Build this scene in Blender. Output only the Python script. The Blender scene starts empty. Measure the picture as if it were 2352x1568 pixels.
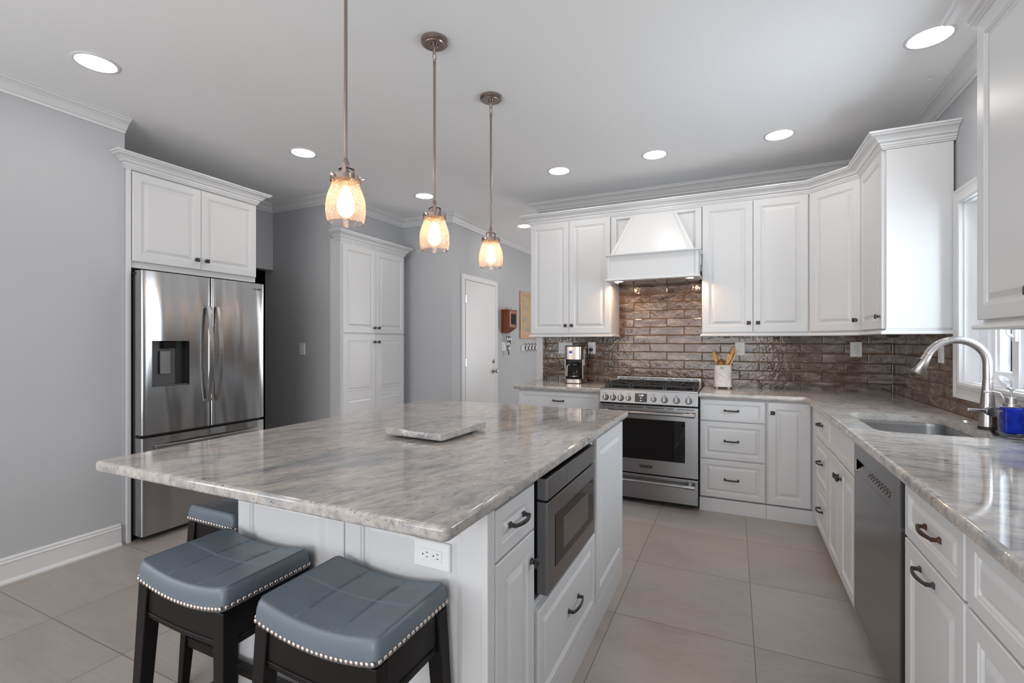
import bpy, bmesh, math, random
from mathutils import Vector, Matrix
random.seed(7)
PI = math.pi
S = bpy.context.scene
COL = S.collection

# ------------------------------------------------------------------ camera
cam = bpy.data.cameras.new('camera')
camo = bpy.data.objects.new('camera', cam)
COL.objects.link(camo)
cam.sensor_width = 36.0
cam.lens = 16.527
cam.clip_start = 0.02
camo.location = (0, 0, 1.31)
camo.rotation_euler = (PI / 2, 0, math.atan(510 / 1079.8))
S.camera = camo

# ------------------------------------------------------------------ world, daylight, exposure
W = bpy.data.worlds.new('sky')
S.world = W
W.use_nodes = True
wn = W.node_tree.nodes
bg = wn['Background']
bg.inputs['Color'].default_value = (0.60, 0.79, 1.0, 1)
bg.inputs['Strength'].default_value = 0.8
S.view_settings.view_transform = 'Standard'
S.view_settings.look = 'None'
S.view_settings.gamma = 1.0
S.view_settings.exposure = 0.22
S.view_settings.use_curve_mapping = False
S.cycles.max_bounces = 10
S.cycles.diffuse_bounces = 6
S.cycles.glossy_bounces = 5
S.cycles.transparent_max_bounces = 16
S.cycles.sample_clamp_indirect = 4.0
S.cycles.caustics_reflective = False
S.cycles.caustics_refractive = False


def area(name, loc, rot, sx, sy, power, color, spread=PI):
    l = bpy.data.lights.new(name, 'AREA')
    l.shape = 'RECTANGLE'
    l.size, l.size_y = sx, sy
    l.energy = power
    l.color = color
    l.spread = spread
    o = bpy.data.objects.new(name, l)
    o.location = loc
    o.rotation_euler = rot
    COL.objects.link(o)
    return o


area('daylight_rear_doors', (-1.0, -3.26, 1.25), (PI / 2 + 0.55, 0, 0), 3.4, 2.1, 102, (1.0, 0.985, 0.965))
area('added_left_fill', (-3.78, -1.35, 1.5), (PI / 2 + 0.4, 0, -PI / 2), 1.5, 1.3, 34, (1.0, 0.992, 0.98))  # added fill lamp at an invented, unseen left window
area('daylight_sink_window', (1.42, 2.83, 1.60), (PI / 2, 0, PI / 2), 0.95, 0.95, 38, (0.88, 0.95, 1.0))
area('added_hall_fill', (-0.4, 7.9, 1.5), (PI / 2, 0, PI), 1.8, 1.6, 50, (1.0, 0.99, 0.98))  # added fill lamp inside the closed hall, which has no window

# ------------------------------------------------------------------ materials
MATS = {}


def nodes(name):
    m = bpy.data.materials.new(name)
    m.use_nodes = True
    nt = m.node_tree
    return m, nt, nt.nodes['Principled BSDF']


def setp(b, color=None, rough=None, metal=None, coat=None, spec=None, emis=None, estr=None):
    if color is not None: b.inputs['Base Color'].default_value = (*color, 1)
    if rough is not None: b.inputs['Roughness'].default_value = rough
    if metal is not None: b.inputs['Metallic'].default_value = metal
    if coat is not None: b.inputs['Coat Weight'].default_value = coat
    if spec is not None: b.inputs['Specular IOR Level'].default_value = spec
    if emis is not None:
        b.inputs['Emission Color'].default_value = (*emis, 1)
        b.inputs['Emission Strength'].default_value = estr


def noise(nt, vec, scale, detail=4, rough=0.55, dist=0.0):
    n = nt.nodes.new('ShaderNodeTexNoise')
    n.inputs['Scale'].default_value = scale
    n.inputs['Detail'].default_value = detail
    n.inputs['Roughness'].default_value = rough
    n.inputs['Distortion'].default_value = dist
    if vec is not None: nt.links.new(vec, n.inputs['Vector'])
    return n.outputs['Fac']


def mapping(nt, scale=(1, 1, 1), rot=(0, 0, 0), loc=(0, 0, 0), src='pos'):
    if src == 'pos':
        g = nt.nodes.new('ShaderNodeNewGeometry').outputs['Position']
    else:
        g = nt.nodes.new('ShaderNodeTexCoord').outputs['Object']
    m = nt.nodes.new('ShaderNodeMapping')
    m.inputs['Scale'].default_value = scale
    m.inputs['Rotation'].default_value = rot
    m.inputs['Location'].default_value = loc
    nt.links.new(g, m.inputs['Vector'])
    return m.outputs['Vector']


def ramp(nt, fac, stops):
    r = nt.nodes.new('ShaderNodeValToRGB')
    el = r.color_ramp.elements
    while len(el) < len(stops): el.new(0.5)
    for e, (p, c) in zip(el, stops):
        e.position = p
        e.color = (*c, 1) if len(c) == 3 else c
    nt.links.new(fac, r.inputs['Fac'])
    return r.outputs['Color']


def mix(nt, fac, a, b, mode='MIX'):
    m = nt.nodes.new('ShaderNodeMix')
    m.data_type = 'RGBA'
    m.blend_type = mode
    for s, k in ((fac, 0), (a, 6), (b, 7)):
        if isinstance(s, (int, float)): m.inputs[k].default_value = s
        elif isinstance(s, tuple): m.inputs[k].default_value = (*s, 1)
        else: nt.links.new(s, m.inputs[k])
    return m.outputs[2]


def bump(nt, b, h, strength, dist=0.01):
    n = nt.nodes.new('ShaderNodeBump')
    n.inputs['Strength'].default_value = strength
    n.inputs['Distance'].default_value = dist
    nt.links.new(h, n.inputs['Height'])
    nt.links.new(n.outputs['Normal'], b.inputs['Normal'])
    return n


def simple(name, color, rough=0.5, metal=0.0, bs=None, bst=0.1, bd=0.002, var=0.0, **k):
    m, nt, b = nodes(name)
    setp(b, color, rough, metal, **k)
    if bs:
        bump(nt, b, noise(nt, mapping(nt, src='obj'), bs, 3), bst, bd)
    if var:
        f = noise(nt, mapping(nt, src='obj'), 3.0, 3)
        lo = tuple(c * (1 - var) for c in color)
        hi = tuple(min(1, c * (1 + var)) for c in color)
        nt.links.new(ramp(nt, f, [(0.3, lo), (0.7, hi)]), b.inputs['Base Color'])
    MATS[name] = m
    return m


M_cab = simple('painted_white_cabinet', (0.66, 0.66, 0.665), 0.32, bs=60, bst=0.02)
M_trim = simple('painted_white_trim', (0.70, 0.70, 0.705), 0.38)
M_wall = simple('blue_grey_wall_paint', (0.475, 0.482, 0.50), 0.75, bs=180, bst=0.05)
M_ceil = simple('ceiling_paint', (0.86, 0.86, 0.865), 0.85, bs=150, bst=0.04)
M_gap = simple('dark_gap', (0.012, 0.012, 0.012), 0.6)
M_black = simple('gloss_black', (0.01, 0.01, 0.011), 0.12)
M_blkpl = simple('black_plastic', (0.018, 0.018, 0.018), 0.4)
M_iron = simple('cast_iron', (0.015, 0.015, 0.016), 0.45, bs=200, bst=0.2)
M_pewter = simple('pewter_hardware', (0.055, 0.052, 0.052), 0.34, 0.7)
M_bronzeh = simple('bronze_hardware', (0.085, 0.042, 0.024), 0.3, 0.8)
M_chrome = simple('chrome', (0.75, 0.75, 0.75), 0.12, 1.0)
M_chromed = simple('satin_chrome_grip', (0.42, 0.42, 0.42), 0.22, 1.0)
M_nickel = simple('brushed_nickel_pendant', (0.36, 0.29, 0.26), 0.25, 1.0)
M_brass = simple('satin_nickel_knob', (0.50, 0.44, 0.36), 0.25, 1.0)
M_wplate = simple('white_plastic', (0.82, 0.82, 0.82), 0.35)
M_espresso = simple('espresso_wood', (0.006, 0.0045, 0.004), 0.42, bs=40, bst=0.05, spec=0.22)
M_nail = simple('nickel_nailhead', (0.72, 0.62, 0.55), 0.2, 1.0)
M_bamboo = simple('bamboo', (0.68, 0.36, 0.12), 0.45, bs=50, bst=0.1, var=0.12)
M_bamboo2 = simple('dark_bamboo', (0.45, 0.18, 0.035), 0.4, bs=50, bst=0.1, var=0.2)
M_ceramic = simple('cream_ceramic', (0.76, 0.71, 0.66), 0.22, bs=14, bst=0.9, bd=0.02)
M_maple = simple('light_maple_frame', (0.55, 0.35, 0.22), 0.5, bs=40, bst=0.05)
M_darkbrown = simple('brown_head_dark_passage', (0.06, 0.025, 0.015), 0.5)
M_sash = simple('white_vinyl_sash', (0.86, 0.87, 0.9), 0.3)
M_copperpan = simple('hood_filter_steel', (0.30, 0.24, 0.20), 0.22, 1.0)
M_thread = simple('seat_stitching', (0.20, 0.27, 0.33), 0.6)
M_wireg = simple('clear_tube_grey', (0.6, 0.6, 0.62), 0.2)
M_outside = simple('blue_water_outside', (0.16, 0.42, 0.72), 0.5, bs=3, bst=0.4, bd=0.1, var=0.3)


def emit(name, color, s):
    m, nt, b = nodes(name)
    setp(b, (0, 0, 0), 0.5, emis=color, estr=s)
    MATS[name] = m
    return m


M_lens = emit('recessed_lens_glow', (1.0, 0.955, 0.90), 38)
M_filament = emit('bulb_glow', (1.0, 0.70, 0.42), 75)
M_hoodled = emit('hood_lamp_glow', (1.0, 0.62, 0.36), 420)
M_blueled = emit('blue_indicator', (0.02, 0.08, 1.0), 2.5)
M_digit = emit('white_digits', (0.9, 0.95, 1.0), 1.5)
M_bluelcd = emit('blue_display', (0.01, 0.04, 0.5), 1.0)


def steel(name, color, rough, along, wav=0.0, scale=1.0):
    """brushed steel: fine grain stretched along one axis, optional panel waviness"""
    m, nt, b = nodes(name)
    setp(b, color, rough, 1.0)
    sc = {'x': (2.5, 700, 700), 'y': (700, 2.5, 700), 'z': (700, 700, 2.5)}[along]
    f = noise(nt, mapping(nt, sc), scale, 2)
    lo = tuple(c * 0.965 for c in color)
    hi = tuple(min(1, c * 1.035) for c in color)
    nt.links.new(ramp(nt, f, [(0.3, lo), (0.7, hi)]), b.inputs['Base Color'])
    rr = ramp(nt, f, [(0.3, (rough * 0.95,) * 3), (0.7, (rough * 1.06,) * 3)])
    nt.links.new(rr, b.inputs['Roughness'])
    if wav:
        w = noise(nt, mapping(nt, (1.0, 5.2, 0.8)), 1.0, 1, 0.4)
        bump(nt, b, w, wav, 0.06)
    MATS[name] = m
    return m


M_fridge = steel('fridge_steel', (0.43, 0.43, 0.435), 0.20, 'y', wav=0.55)
M_fridgeside = simple('fridge_side_grey', (0.10, 0.10, 0.105), 0.4, 0.4)
M_steelx = steel('range_steel', (0.30, 0.30, 0.305), 0.26, 'x')
M_steely = steel('dishwasher_steel', (0.26, 0.26, 0.265), 0.24, 'y')
M_steelz = steel('handle_steel', (0.34, 0.34, 0.34), 0.25, 'z')
M_sink = steel('sink_steel', (0.35, 0.35, 0.35), 0.3, 'y')
M_faucet = steel('faucet_steel', (0.42, 0.39, 0.38), 0.28, 'z')
M_coffee = steel('coffee_steel', (0.50, 0.43, 0.38), 0.22, 'z')
M_ovenglass = simple('oven_glass', (0.003, 0.003, 0.003), 0.03, spec=0.35)
M_knobsteel = simple('range_knob_steel', (0.13, 0.13, 0.13), 0.24, 1.0)


def clear(name, tint, fres=0.12, scatter=None, scol=(1, 1, 1), seeds=False):
    """thin clear glass: transparent body, fresnel reflection"""
    m = bpy.data.materials.new(name)
    m.use_nodes = True
    nt = m.node_tree
    nt.nodes.clear()
    out = nt.nodes.new('ShaderNodeOutputMaterial')
    tr = nt.nodes.new('ShaderNodeBsdfTransparent')
    tr.inputs['Color'].default_value = (*tint, 1)
    gl = nt.nodes.new('ShaderNodeBsdfGlossy')
    gl.inputs['Roughness'].default_value = 0.03
    lw = nt.nodes.new('ShaderNodeLayerWeight')
    lw.inputs['Blend'].default_value = fres
    mx = nt.nodes.new('ShaderNodeMixShader')
    nt.links.new(lw.outputs['Fresnel'], mx.inputs[0])
    nt.links.new(tr.outputs[0], mx.inputs[1])
    nt.links.new(gl.outputs[0], mx.inputs[2])
    last = mx.outputs[0]
    if scatter:
        tl = nt.nodes.new('ShaderNodeBsdfTranslucent')
        tl.inputs['Color'].default_value = (*scol, 1)
        m2 = nt.nodes.new('ShaderNodeMixShader')
        m2.inputs[0].default_value = scatter
        if seeds:
            vo = nt.nodes.new('ShaderNodeTexVoronoi')
            vo.inputs['Scale'].default_value = 150
            nt.links.new(mapping(nt, src='obj'), vo.inputs['Vector'])
            r = ramp(nt, vo.outputs['Distance'], [(0.20, (0.75,) * 3), (0.27, (scatter,) * 3)])
            nt.links.new(r, m2.inputs[0])
        nt.links.new(last, m2.inputs[1])
        nt.links.new(tl.outputs[0], m2.inputs[2])
        last = m2.outputs[0]
    nt.links.new(last, out.inputs[0])
    MATS[name] = m
    return m


M_seeded = clear('seeded_glass', (1.0, 0.95, 0.915), 0.16, 0.15, (1.0, 0.82, 0.72), True)
M_bulbg = clear('bulb_glass', (1.0, 0.96, 0.90), 0.10, 0.16, (1.0, 0.88, 0.72))
M_pane = clear('window_glass', (0.97, 0.99, 1.0), 0.08)
M_clear = clear('clear_glass', (0.93, 0.96, 0.98), 0.2)
M_carafe = clear('carafe_glass', (0.7, 0.66, 0.62), 0.25, 0.05)


def mk_soap():
    m, nt, b = nodes('blue_soap')
    setp(b, (0.004, 0.03, 0.55), 0.25, spec=0.2)
    f = noise(nt, mapping(nt, (30, 30, 14)), 1.0, 2)
    nt.links.new(ramp(nt, f, [(0.35, (0.001, 0.008, 0.30)), (0.7, (0.005, 0.07, 0.85))]), b.inputs['Base Color'])
    return m


M_soap = mk_soap()


def mk_granite(name, ang, tone=1.0):
    m, nt, b = nodes(name)
    setp(b, (0.5, 0.5, 0.5), 0.07, spec=0.55)
    r = (0, 0, ang)

    def sv(a, c):  # stretched along local x after rotation
        g = nt.nodes.new('ShaderNodeNewGeometry').outputs['Position']
        m1 = nt.nodes.new('ShaderNodeMapping')
        m1.inputs['Rotation'].default_value = r
        nt.links.new(g, m1.inputs['Vector'])
        m2 = nt.nodes.new('ShaderNodeMapping')
        m2.inputs['Scale'].default_value = (a, c, c)
        nt.links.new(m1.outputs['Vector'], m2.inputs['Vector'])
        return m2.outputs['Vector']
    broad = noise(nt, sv(1.3, 4.6), 1.7, 5, 0.62, 0.9)
    T = lambda r_, g_, b_: (r_ * tone, g_ * tone, b_ * tone)
    base = ramp(nt, broad, [(0.30, T(0.30, 0.305, 0.315)), (0.44, T(0.43, 0.415, 0.405)),
                            (0.56, T(0.53, 0.49, 0.455)), (0.66, T(0.40, 0.375, 0.36)), (0.78, T(0.33, 0.325, 0.33))])
    cloud = noise(nt, sv(16, 34), 1.0, 6, 0.72, 0.6)
    c1 = mix(nt, 0.9, base, ramp(nt, cloud, [(0.30, (0.62, 0.62, 0.64)), (0.48, (0.98, 0.98, 0.98)), (0.66, (1.24, 1.23, 1.22))]), 'MULTIPLY')
    veins = noise(nt, sv(7.5, 34), 1.0, 5, 0.7, 1.0)
    area_ = noise(nt, sv(1.8, 5.0), 1.3, 3, 0.5)
    vr = ramp(nt, veins, [(0.55, (0, 0, 0)), (0.63, (1, 1, 1))])
    ar = ramp(nt, area_, [(0.42, (0, 0, 0)), (0.60, (1, 1, 1))])
    vm = mix(nt, 1.0, vr, ar, 'MULTIPLY')
    sc = nt.nodes.new('ShaderNodeMath')
    sc.operation = 'MULTIPLY'
    sc.inputs[1].default_value = 0.85
    nt.links.new(vm, sc.inputs[0])
    c2 = mix(nt, sc.outputs[0], c1, (0.15, 0.145, 0.15))
    wl = noise(nt, sv(6, 26), 1.4, 5, 0.7, 0.8)
    c2 = mix(nt, ramp(nt, wl, [(0.58, (0, 0, 0)), (0.72, (0.55, 0.55, 0.55))]), c2, T(0.62, 0.58, 0.54))
    sp = noise(nt, sv(50, 110), 1.0, 2, 0.5)
    spm = ramp(nt, sp, [(0.69, (0, 0, 0)), (0.73, (0.9, 0.9, 0.9))])
    c3 = mix(nt, spm, c2, (0.085, 0.07, 0.065))
    nt.links.new(c3, b.inputs['Base Color'])
    MATS[name] = m
    return m


M_gran_i = mk_granite('island_granite', -math.radians(68), 0.86)
M_gran_c = mk_granite('counter_granite', -math.radians(-7), 0.96)


def mk_floor():
    m, nt, b = nodes('taupe_floor_tile')
    setp(b, rough=0.34)
    sx, sy, ox, oy = 0.599, 0.593, 0.078, 3.455
    g = nt.nodes.new('ShaderNodeNewGeometry').outputs['Position']
    sep = nt.nodes.new('ShaderNodeSeparateXYZ')
    nt.links.new(g, sep.inputs[0])

    def mt(op, a, b2=None, c=None):
        n = nt.nodes.new('ShaderNodeMath')
        n.operation = op
        for i, s in enumerate((a, b2, c)):
            if s is None: continue
            if isinstance(s, (int, float)): n.inputs[i].default_value = s
            else: nt.links.new(s, n.inputs[i])
        return n.outputs[0]
    out = []
    ids = []
    for ax, s, o in ((0, sx, ox), (1, sy, oy)):
        t = mt('DIVIDE', mt('SUBTRACT', sep.outputs[ax], o), s)
        fr = mt('FRACT', t)
        d = mt('MULTIPLY', mt('MINIMUM', fr, mt('SUBTRACT', 1.0, fr)), s)
        out.append(d)
        ids.append(mt('FLOOR', t))
    d = mt('MINIMUM', out[0], out[1])
    grout = mt('LESS_THAN', d, 0.0016)
    tid = mt('ADD', mt('MULTIPLY', ids[0], 3.17), mt('MULTIPLY', ids[1], 7.31))
    wn_ = nt.nodes.new('ShaderNodeTexWhiteNoise')
    wn_.noise_dimensions = '1D'
    nt.links.new(tid, wn_.inputs['W'])
    cmb = nt.nodes.new('ShaderNodeCombineXYZ')
    nt.links.new(tid, cmb.inputs[2])
    va = nt.nodes.new('ShaderNodeVectorMath')
    va.operation = 'ADD'
    nt.links.new(mapping(nt, (1.2, 2.6, 1)), va.inputs[0])
    nt.links.new(cmb.outputs[0], va.inputs[1])
    n1 = noise(nt, va.outputs[0], 1.2, 6, 0.6, 0.6)
    n2 = noise(nt, mapping(nt, (8, 60, 1)), 1.0, 4, 0.6)
    c = ramp(nt, n1, [(0.3, (0.320, 0.285, 0.262)), (0.5, (0.365, 0.330, 0.306)), (0.7, (0.41, 0.375, 0.35))])
    c = mix(nt, 0.35, c, ramp(nt, n2, [(0.3, (0.85, 0.85, 0.85)), (0.7, (1.12, 1.12, 1.12))]), 'MULTIPLY')
    tv = ramp(nt, wn_.outputs['Value'], [(0.0, (0.96, 0.96, 0.96)), (1.0, (1.04, 1.04, 1.04))])
    c = mix(nt, 1.0, c, tv, 'MULTIPLY')
    c = mix(nt, grout, c, (0.13, 0.095, 0.075))
    nt.links.new(c, b.inputs['Base Color'])
    rr = ramp(nt, n1, [(0.3, (0.30,) * 3), (0.7, (0.42,) * 3)])
    nt.links.new(rr, b.inputs['Roughness'])
    return m


M_floor = mk_floor()


def mk_tile(name, axis, xo, zo):
    """glossy mottled brown 3x12 tile in running bond"""
    m, nt, b = nodes(name)
    setp(b, rough=0.10, spec=0.42)
    g = nt.nodes.new('ShaderNodeNewGeometry').outputs['Position']
    sep = nt.nodes.new('ShaderNodeSeparateXYZ')
    nt.links.new(g, sep.inputs[0])
    cmb = nt.nodes.new('ShaderNodeCombineXYZ')

    def off(s, o):
        n = nt.nodes.new('ShaderNodeMath')
        n.operation = 'SUBTRACT'
        n.inputs[1].default_value = o
        nt.links.new(s, n.inputs[0])
        return n.outputs[0]
    nt.links.new(off(sep.outputs[axis], xo), cmb.inputs[0])
    nt.links.new(off(sep.outputs[2], zo), cmb.inputs[1])
    wob = nt.nodes.new('ShaderNodeTexNoise')
    wob.inputs['Scale'].default_value = 14
    nt.links.new(cmb.outputs[0], wob.inputs['Vector'])
    wm = nt.nodes.new('ShaderNodeVectorMath')
    wm.operation = 'MULTIPLY_ADD'
    wm.inputs[1].default_value = (0.0035, 0.003, 0)
    nt.links.new(wob.outputs['Color'], wm.inputs[0])
    nt.links.new(cmb.outputs[0], wm.inputs[2])
    br = nt.nodes.new('ShaderNodeTexBrick')
    br.offset = 0.5
    br.inputs['Scale'].default_value = 1.0
    br.inputs['Brick Width'].default_value = 0.303
    br.inputs['Row Height'].default_value = 0.0775
    br.inputs['Mortar Size'].default_value = 0.0014
    br.inputs['Mortar Smooth'].default_value = 0.0
    br.inputs['Bias'].default_value = 0.0
    br.inputs['Color1'].default_value = (0, 0, 0, 1)
    br.inputs['Color2'].default_value = (1, 1, 1, 1)
    nt.links.new(wm.outputs[0], br.inputs['Vector'])
    br2 = nt.nodes.new('ShaderNodeTexBrick')   # wide soft edge for the pillowed shape
    br2.offset = 0.5
    for k, v in (('Scale', 1.0), ('Brick Width', 0.303), ('Row Height', 0.0775), ('Mortar Size', 0.006), ('Mortar Smooth', 1.0)):
        br2.inputs[k].default_value = v
    nt.links.new(wm.outputs[0], br2.inputs['Vector'])
    # per-tile offset of the mottling
    va = nt.nodes.new('ShaderNodeVectorMath')
    va.operation = 'MULTIPLY_ADD'
    va.inputs[1].default_value = (3.0, 5.0, 9.0)
    nt.links.new(br.outputs['Color'], va.inputs[0])
    mp = nt.nodes.new('ShaderNodeMapping')
    mp.inputs['Scale'].default_value = (6.5, 17, 1)
    nt.links.new(cmb.outputs[0], mp.inputs['Vector'])
    nt.links.new(mp.outputs[0], va.inputs[2])
    n1 = noise(nt, va.outputs[0], 1.0, 4, 0.6, 0.7)
    c = ramp(nt, n1, [(0.30, (0.045, 0.020, 0.011)), (0.42, (0.110, 0.063, 0.041)), (0.53, (0.165, 0.115, 0.086)), (0.64, (0.265, 0.215, 0.180)), (0.76, (0.37, 0.32, 0.285))])
    tv = ramp(nt, br.outputs['Color'], [(0.0, (0.82, 0.80, 0.78)), (1.0, (1.12, 1.12, 1.12))])
    c = mix(nt, 1.0, c, tv, 'MULTIPLY')
    # darker towards the tile edges
    c = mix(nt, 1.0, c, ramp(nt, br2.outputs['Fac'], [(0.0, (1, 1, 1)), (1.0, (0.62, 0.55, 0.50))]), 'MULTIPLY')
    c = mix(nt, br.outputs['Fac'], c, (0.20, 0.115, 0.055))
    nt.links.new(c, b.inputs['Base Color'])
    rr = ramp(nt, br.outputs['Fac'], [(0.0, (0.09,) * 3), (1.0, (0.6,) * 3)])
    nt.links.new(rr, b.inputs['Roughness'])
    # relief
    n2 = noise(nt, cmb.outputs[0], 26, 2, 0.5, 0.7)
    a = nt.nodes.new('ShaderNodeMath')
    a.operation = 'MULTIPLY_ADD'
    a.inputs[1].default_value = -1.3
    nt.links.new(br2.outputs['Fac'], a.inputs[0])
    nt.links.new(n2, a.inputs[2])
    bump(nt, b, a.outputs[0], 0.34, 0.005)
    return m


M_tile_b = mk_tile('brown_tile_back', 0, 0.046 - 0.303 * 10, 0.982 - 0.0775 * 21)
M_tile_r = mk_tile('brown_tile_side', 1, 4.55 - 0.303 * 20, 0.982 - 0.0775 * 21)


def mk_leather():
    m, nt, b = nodes('blue_grey_leather')
    setp(b, (0.125, 0.155, 0.185), 0.40, spec=0.5)
    f = noise(nt, mapping(nt, src='obj'), 420, 3)
    bump(nt, b, f, 0.12, 0.0008)
    return m


M_leather = mk_leather()


def mk_wood(name, c1, c2, sc, rough=0.35, sv=(3, 3, 1)):
    m, nt, b = nodes(name)
    setp(b, rough=rough)
    w = nt.nodes.new('ShaderNodeTexWave')
    w.inputs['Scale'].default_value = sc
    w.inputs['Distortion'].default_value = 7
    w.inputs['Detail'].default_value = 3
    nt.links.new(mapping(nt, sv, src='obj'), w.inputs['Vector'])
    nt.links.new(ramp(nt, w.outputs['Fac'], [(0.2, c1), (0.8, c2)]), b.inputs['Base Color'])
    return m


M_redwood = mk_wood('red_varnished_wood', (0.075, 0.012, 0.004), (0.33, 0.085, 0.018), 4.0, sv=(6, 6, 1.6))


def mk_print():
    """old landscape print: soft green hills, brown reeds on tan paper"""
    m, nt, b = nodes('faded_landscape_print')
    setp(b, rough=0.3)
    v = mapping(nt, (1, 1, 1), src='obj')
    n = noise(nt, mapping(nt, (5, 5, 9), src='obj'), 1.0, 4, 0.6)
    c = ramp(nt, n, [(0.35, (0.33, 0.40, 0.30)), (0.48, (0.56, 0.42, 0.26)), (0.7, (0.62, 0.46, 0.29))])
    n2 = noise(nt, mapping(nt, (40, 40, 12), src='obj'), 1.0, 3, 0.6)
    c = mix(nt, ramp(nt, n2, [(0.62, (0, 0, 0)), (0.68, (0.7, 0.7, 0.7))]), c, (0.16, 0.10, 0.06))
    nt.links.new(c, b.inputs['Base Color'])
    return m


M_print = mk_print()
M_mat_tan = simple('tan_mat_board', (0.58, 0.38, 0.20), 0.6)

# ------------------------------------------------------------------ mesh builder
ORG = {}


class MB:
    def __init__(s):
        s.v = []
        s.f = []

    def add(s, vs, fs):
        k = len(s.v)
        s.v += [tuple(p) for p in vs]
        s.f += [tuple(i + k for i in f) for f in fs]
        return s

    def box(s, x0, x1, y0, y1, z0, z1):
        return s.add([(x0, y0, z0), (x1, y0, z0), (x1, y1, z0), (x0, y1, z0), (x0, y0, z1), (x1, y0, z1), (x1, y1, z1), (x0, y1, z1)],
                     [(0, 3, 2, 1), (4, 5, 6, 7), (0, 1, 5, 4), (1, 2, 6, 5), (2, 3, 7, 6), (3, 0, 4, 7)])

    def hexa(s, lo, hi):
        """two quads (4 pts each) joined"""
        return s.add(list(lo) + list(hi), [(0, 3, 2, 1), (4, 5, 6, 7), (0, 1, 5, 4), (1, 2, 6, 5), (2, 3, 7, 6), (3, 0, 4, 7)])

    def bar(s, p0, p1, w, d, up=(0, 0, 1), w1=None, d1=None):
        p0, p1 = Vector(p0), Vector(p1)
        t = (p1 - p0).normalized()
        u = Vector(up)
        a = t.cross(u)
        if a.length < 1e-4: a = t.cross(Vector((1, 0, 0)))
        a.normalize()
        c = a.cross(t).normalized()
        w1 = w1 or w
        d1 = d1 or d
        q = lambda p, ww, dd: [p - a * ww / 2 - c * dd / 2, p + a * ww / 2 - c * dd / 2, p + a * ww / 2 + c * dd / 2, p - a * ww / 2 + c * dd / 2]
        return s.hexa(q(p0, w, d), q(p1, w1, d1))

    def rings(s, rings, closed=True, cap0=True, cap1=True):
        n = len(rings[0])
        vs = [p for r in rings for p in r]
        fs = []
        for i in range(len(rings) - 1):
            for j in range(n if closed else n - 1):
                a, b = i * n + j, i * n + (j + 1) % n
                fs.append((a, b, b + n, a + n))
        if cap0: fs.append(tuple(range(n))[::-1])
        if cap1: fs.append(tuple(range((len(rings) - 1) * n, len(rings) * n)))
        return s.add(vs, fs)

    def tube(s, pts, r, n=10, caps=True, flat=1.0):
        pts = [Vector(p) for p in pts]
        if not isinstance(r, (list, tuple)): r = [r] * len(pts)
        t = (pts[1] - pts[0]).normalized()
        a = t.orthogonal().normalized()
        rs = []
        for i, p in enumerate(pts):
            if i == 0: t2 = (pts[1] - pts[0]).normalized()
            elif i == len(pts) - 1: t2 = (pts[-1] - pts[-2]).normalized()
            else: t2 = ((pts[i + 1] - p).normalized() + (p - pts[i - 1]).normalized()).normalized()
            a = (a - t2 * a.dot(t2)).normalized()
            b = t2.cross(a)
            rs.append([p + (a * math.cos(k * 2 * PI / n) + b * math.sin(k * 2 * PI / n) * flat) * r[i] for k in range(n)])
        return s.rings(rs, True, caps, caps)

    def cyl(s, p0, p1, r, r1=None, n=20):
        return s.tube([p0, p1], [r, r if r1 is None else r1], n)

    def lathe(s, c, prof, n=32, axis='z', caps=True):
        rs = []
        for (r, h) in prof:
            ring = []
            for k in range(n):
                x, y = r * math.cos(2 * PI * k / n), r * math.sin(2 * PI * k / n)
                if axis == 'z': p = (c[0] + x, c[1] + y, c[2] + h)
                elif axis == 'x': p = (c[0] + h, c[1] + x, c[2] + y)
                else: p = (c[0] + x, c[1] + h, c[2] + y)
                ring.append(p)
            rs.append(ring)
        return s.rings(rs, True, caps, caps)

    def panel(s, o, u, v, n, w, h, prof, back=0.0):
        """nested rectangular loops: prof = [(inset, height along n)], a raised-panel door front"""
        o, u, v, n = Vector(o), Vector(u), Vector(v), Vector(n)
        rs = []
        for (i, t) in [(0, back)] + list(prof):
            rs.append([o + u * i + v * i + n * t, o + u * (w - i) + v * i + n * t, o + u * (w - i) + v * (h - i) + n * t, o + u * i + v * (h - i) + n * t])
        return s.rings(rs)

    def sweep(s, path, prof, mp, closed=False, caps=True):
        """path 2D, prof (offset to the left of travel, height); mp(a,b,h)->3D"""
        n = len(path)
        P = [Vector((p[0], p[1])) for p in path]
        nr = []
        for i in range(n):
            def nn(a, b):
                d = (P[b] - P[a]).normalized()
                return Vector((-d.y, d.x))
            if closed: n0, n1 = nn((i - 1) % n, i), nn(i, (i + 1) % n)
            elif i == 0: n0 = n1 = nn(0, 1)
            elif i == n - 1: n0 = n1 = nn(n - 2, n - 1)
            else: n0, n1 = nn(i - 1, i), nn(i, i + 1)
            m = (n0 + n1)
            m = m / max(0.2, m.dot(n0))
            nr.append(m)
        rs = []
        for i in range(n):
            rs.append([Vector(mp(*(P[i] + nr[i] * o), h)) for (o, h) in prof])
        m = len(prof)
        vs = [p for r in rs for p in r]
        fs = []
        for i in range(n if closed else n - 1):
            for j in range(m):
                a, b = i * m + j, i * m + (j + 1) % m
                c2 = ((i + 1) % n) * m
                fs.append((a, b, c2 + (j + 1) % m, c2 + j))
        if not closed and caps:
            fs.append(tuple(range(m)))
            fs.append(tuple(range((n - 1) * m, n * m))[::-1])
        return s.add(vs, fs)

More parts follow.
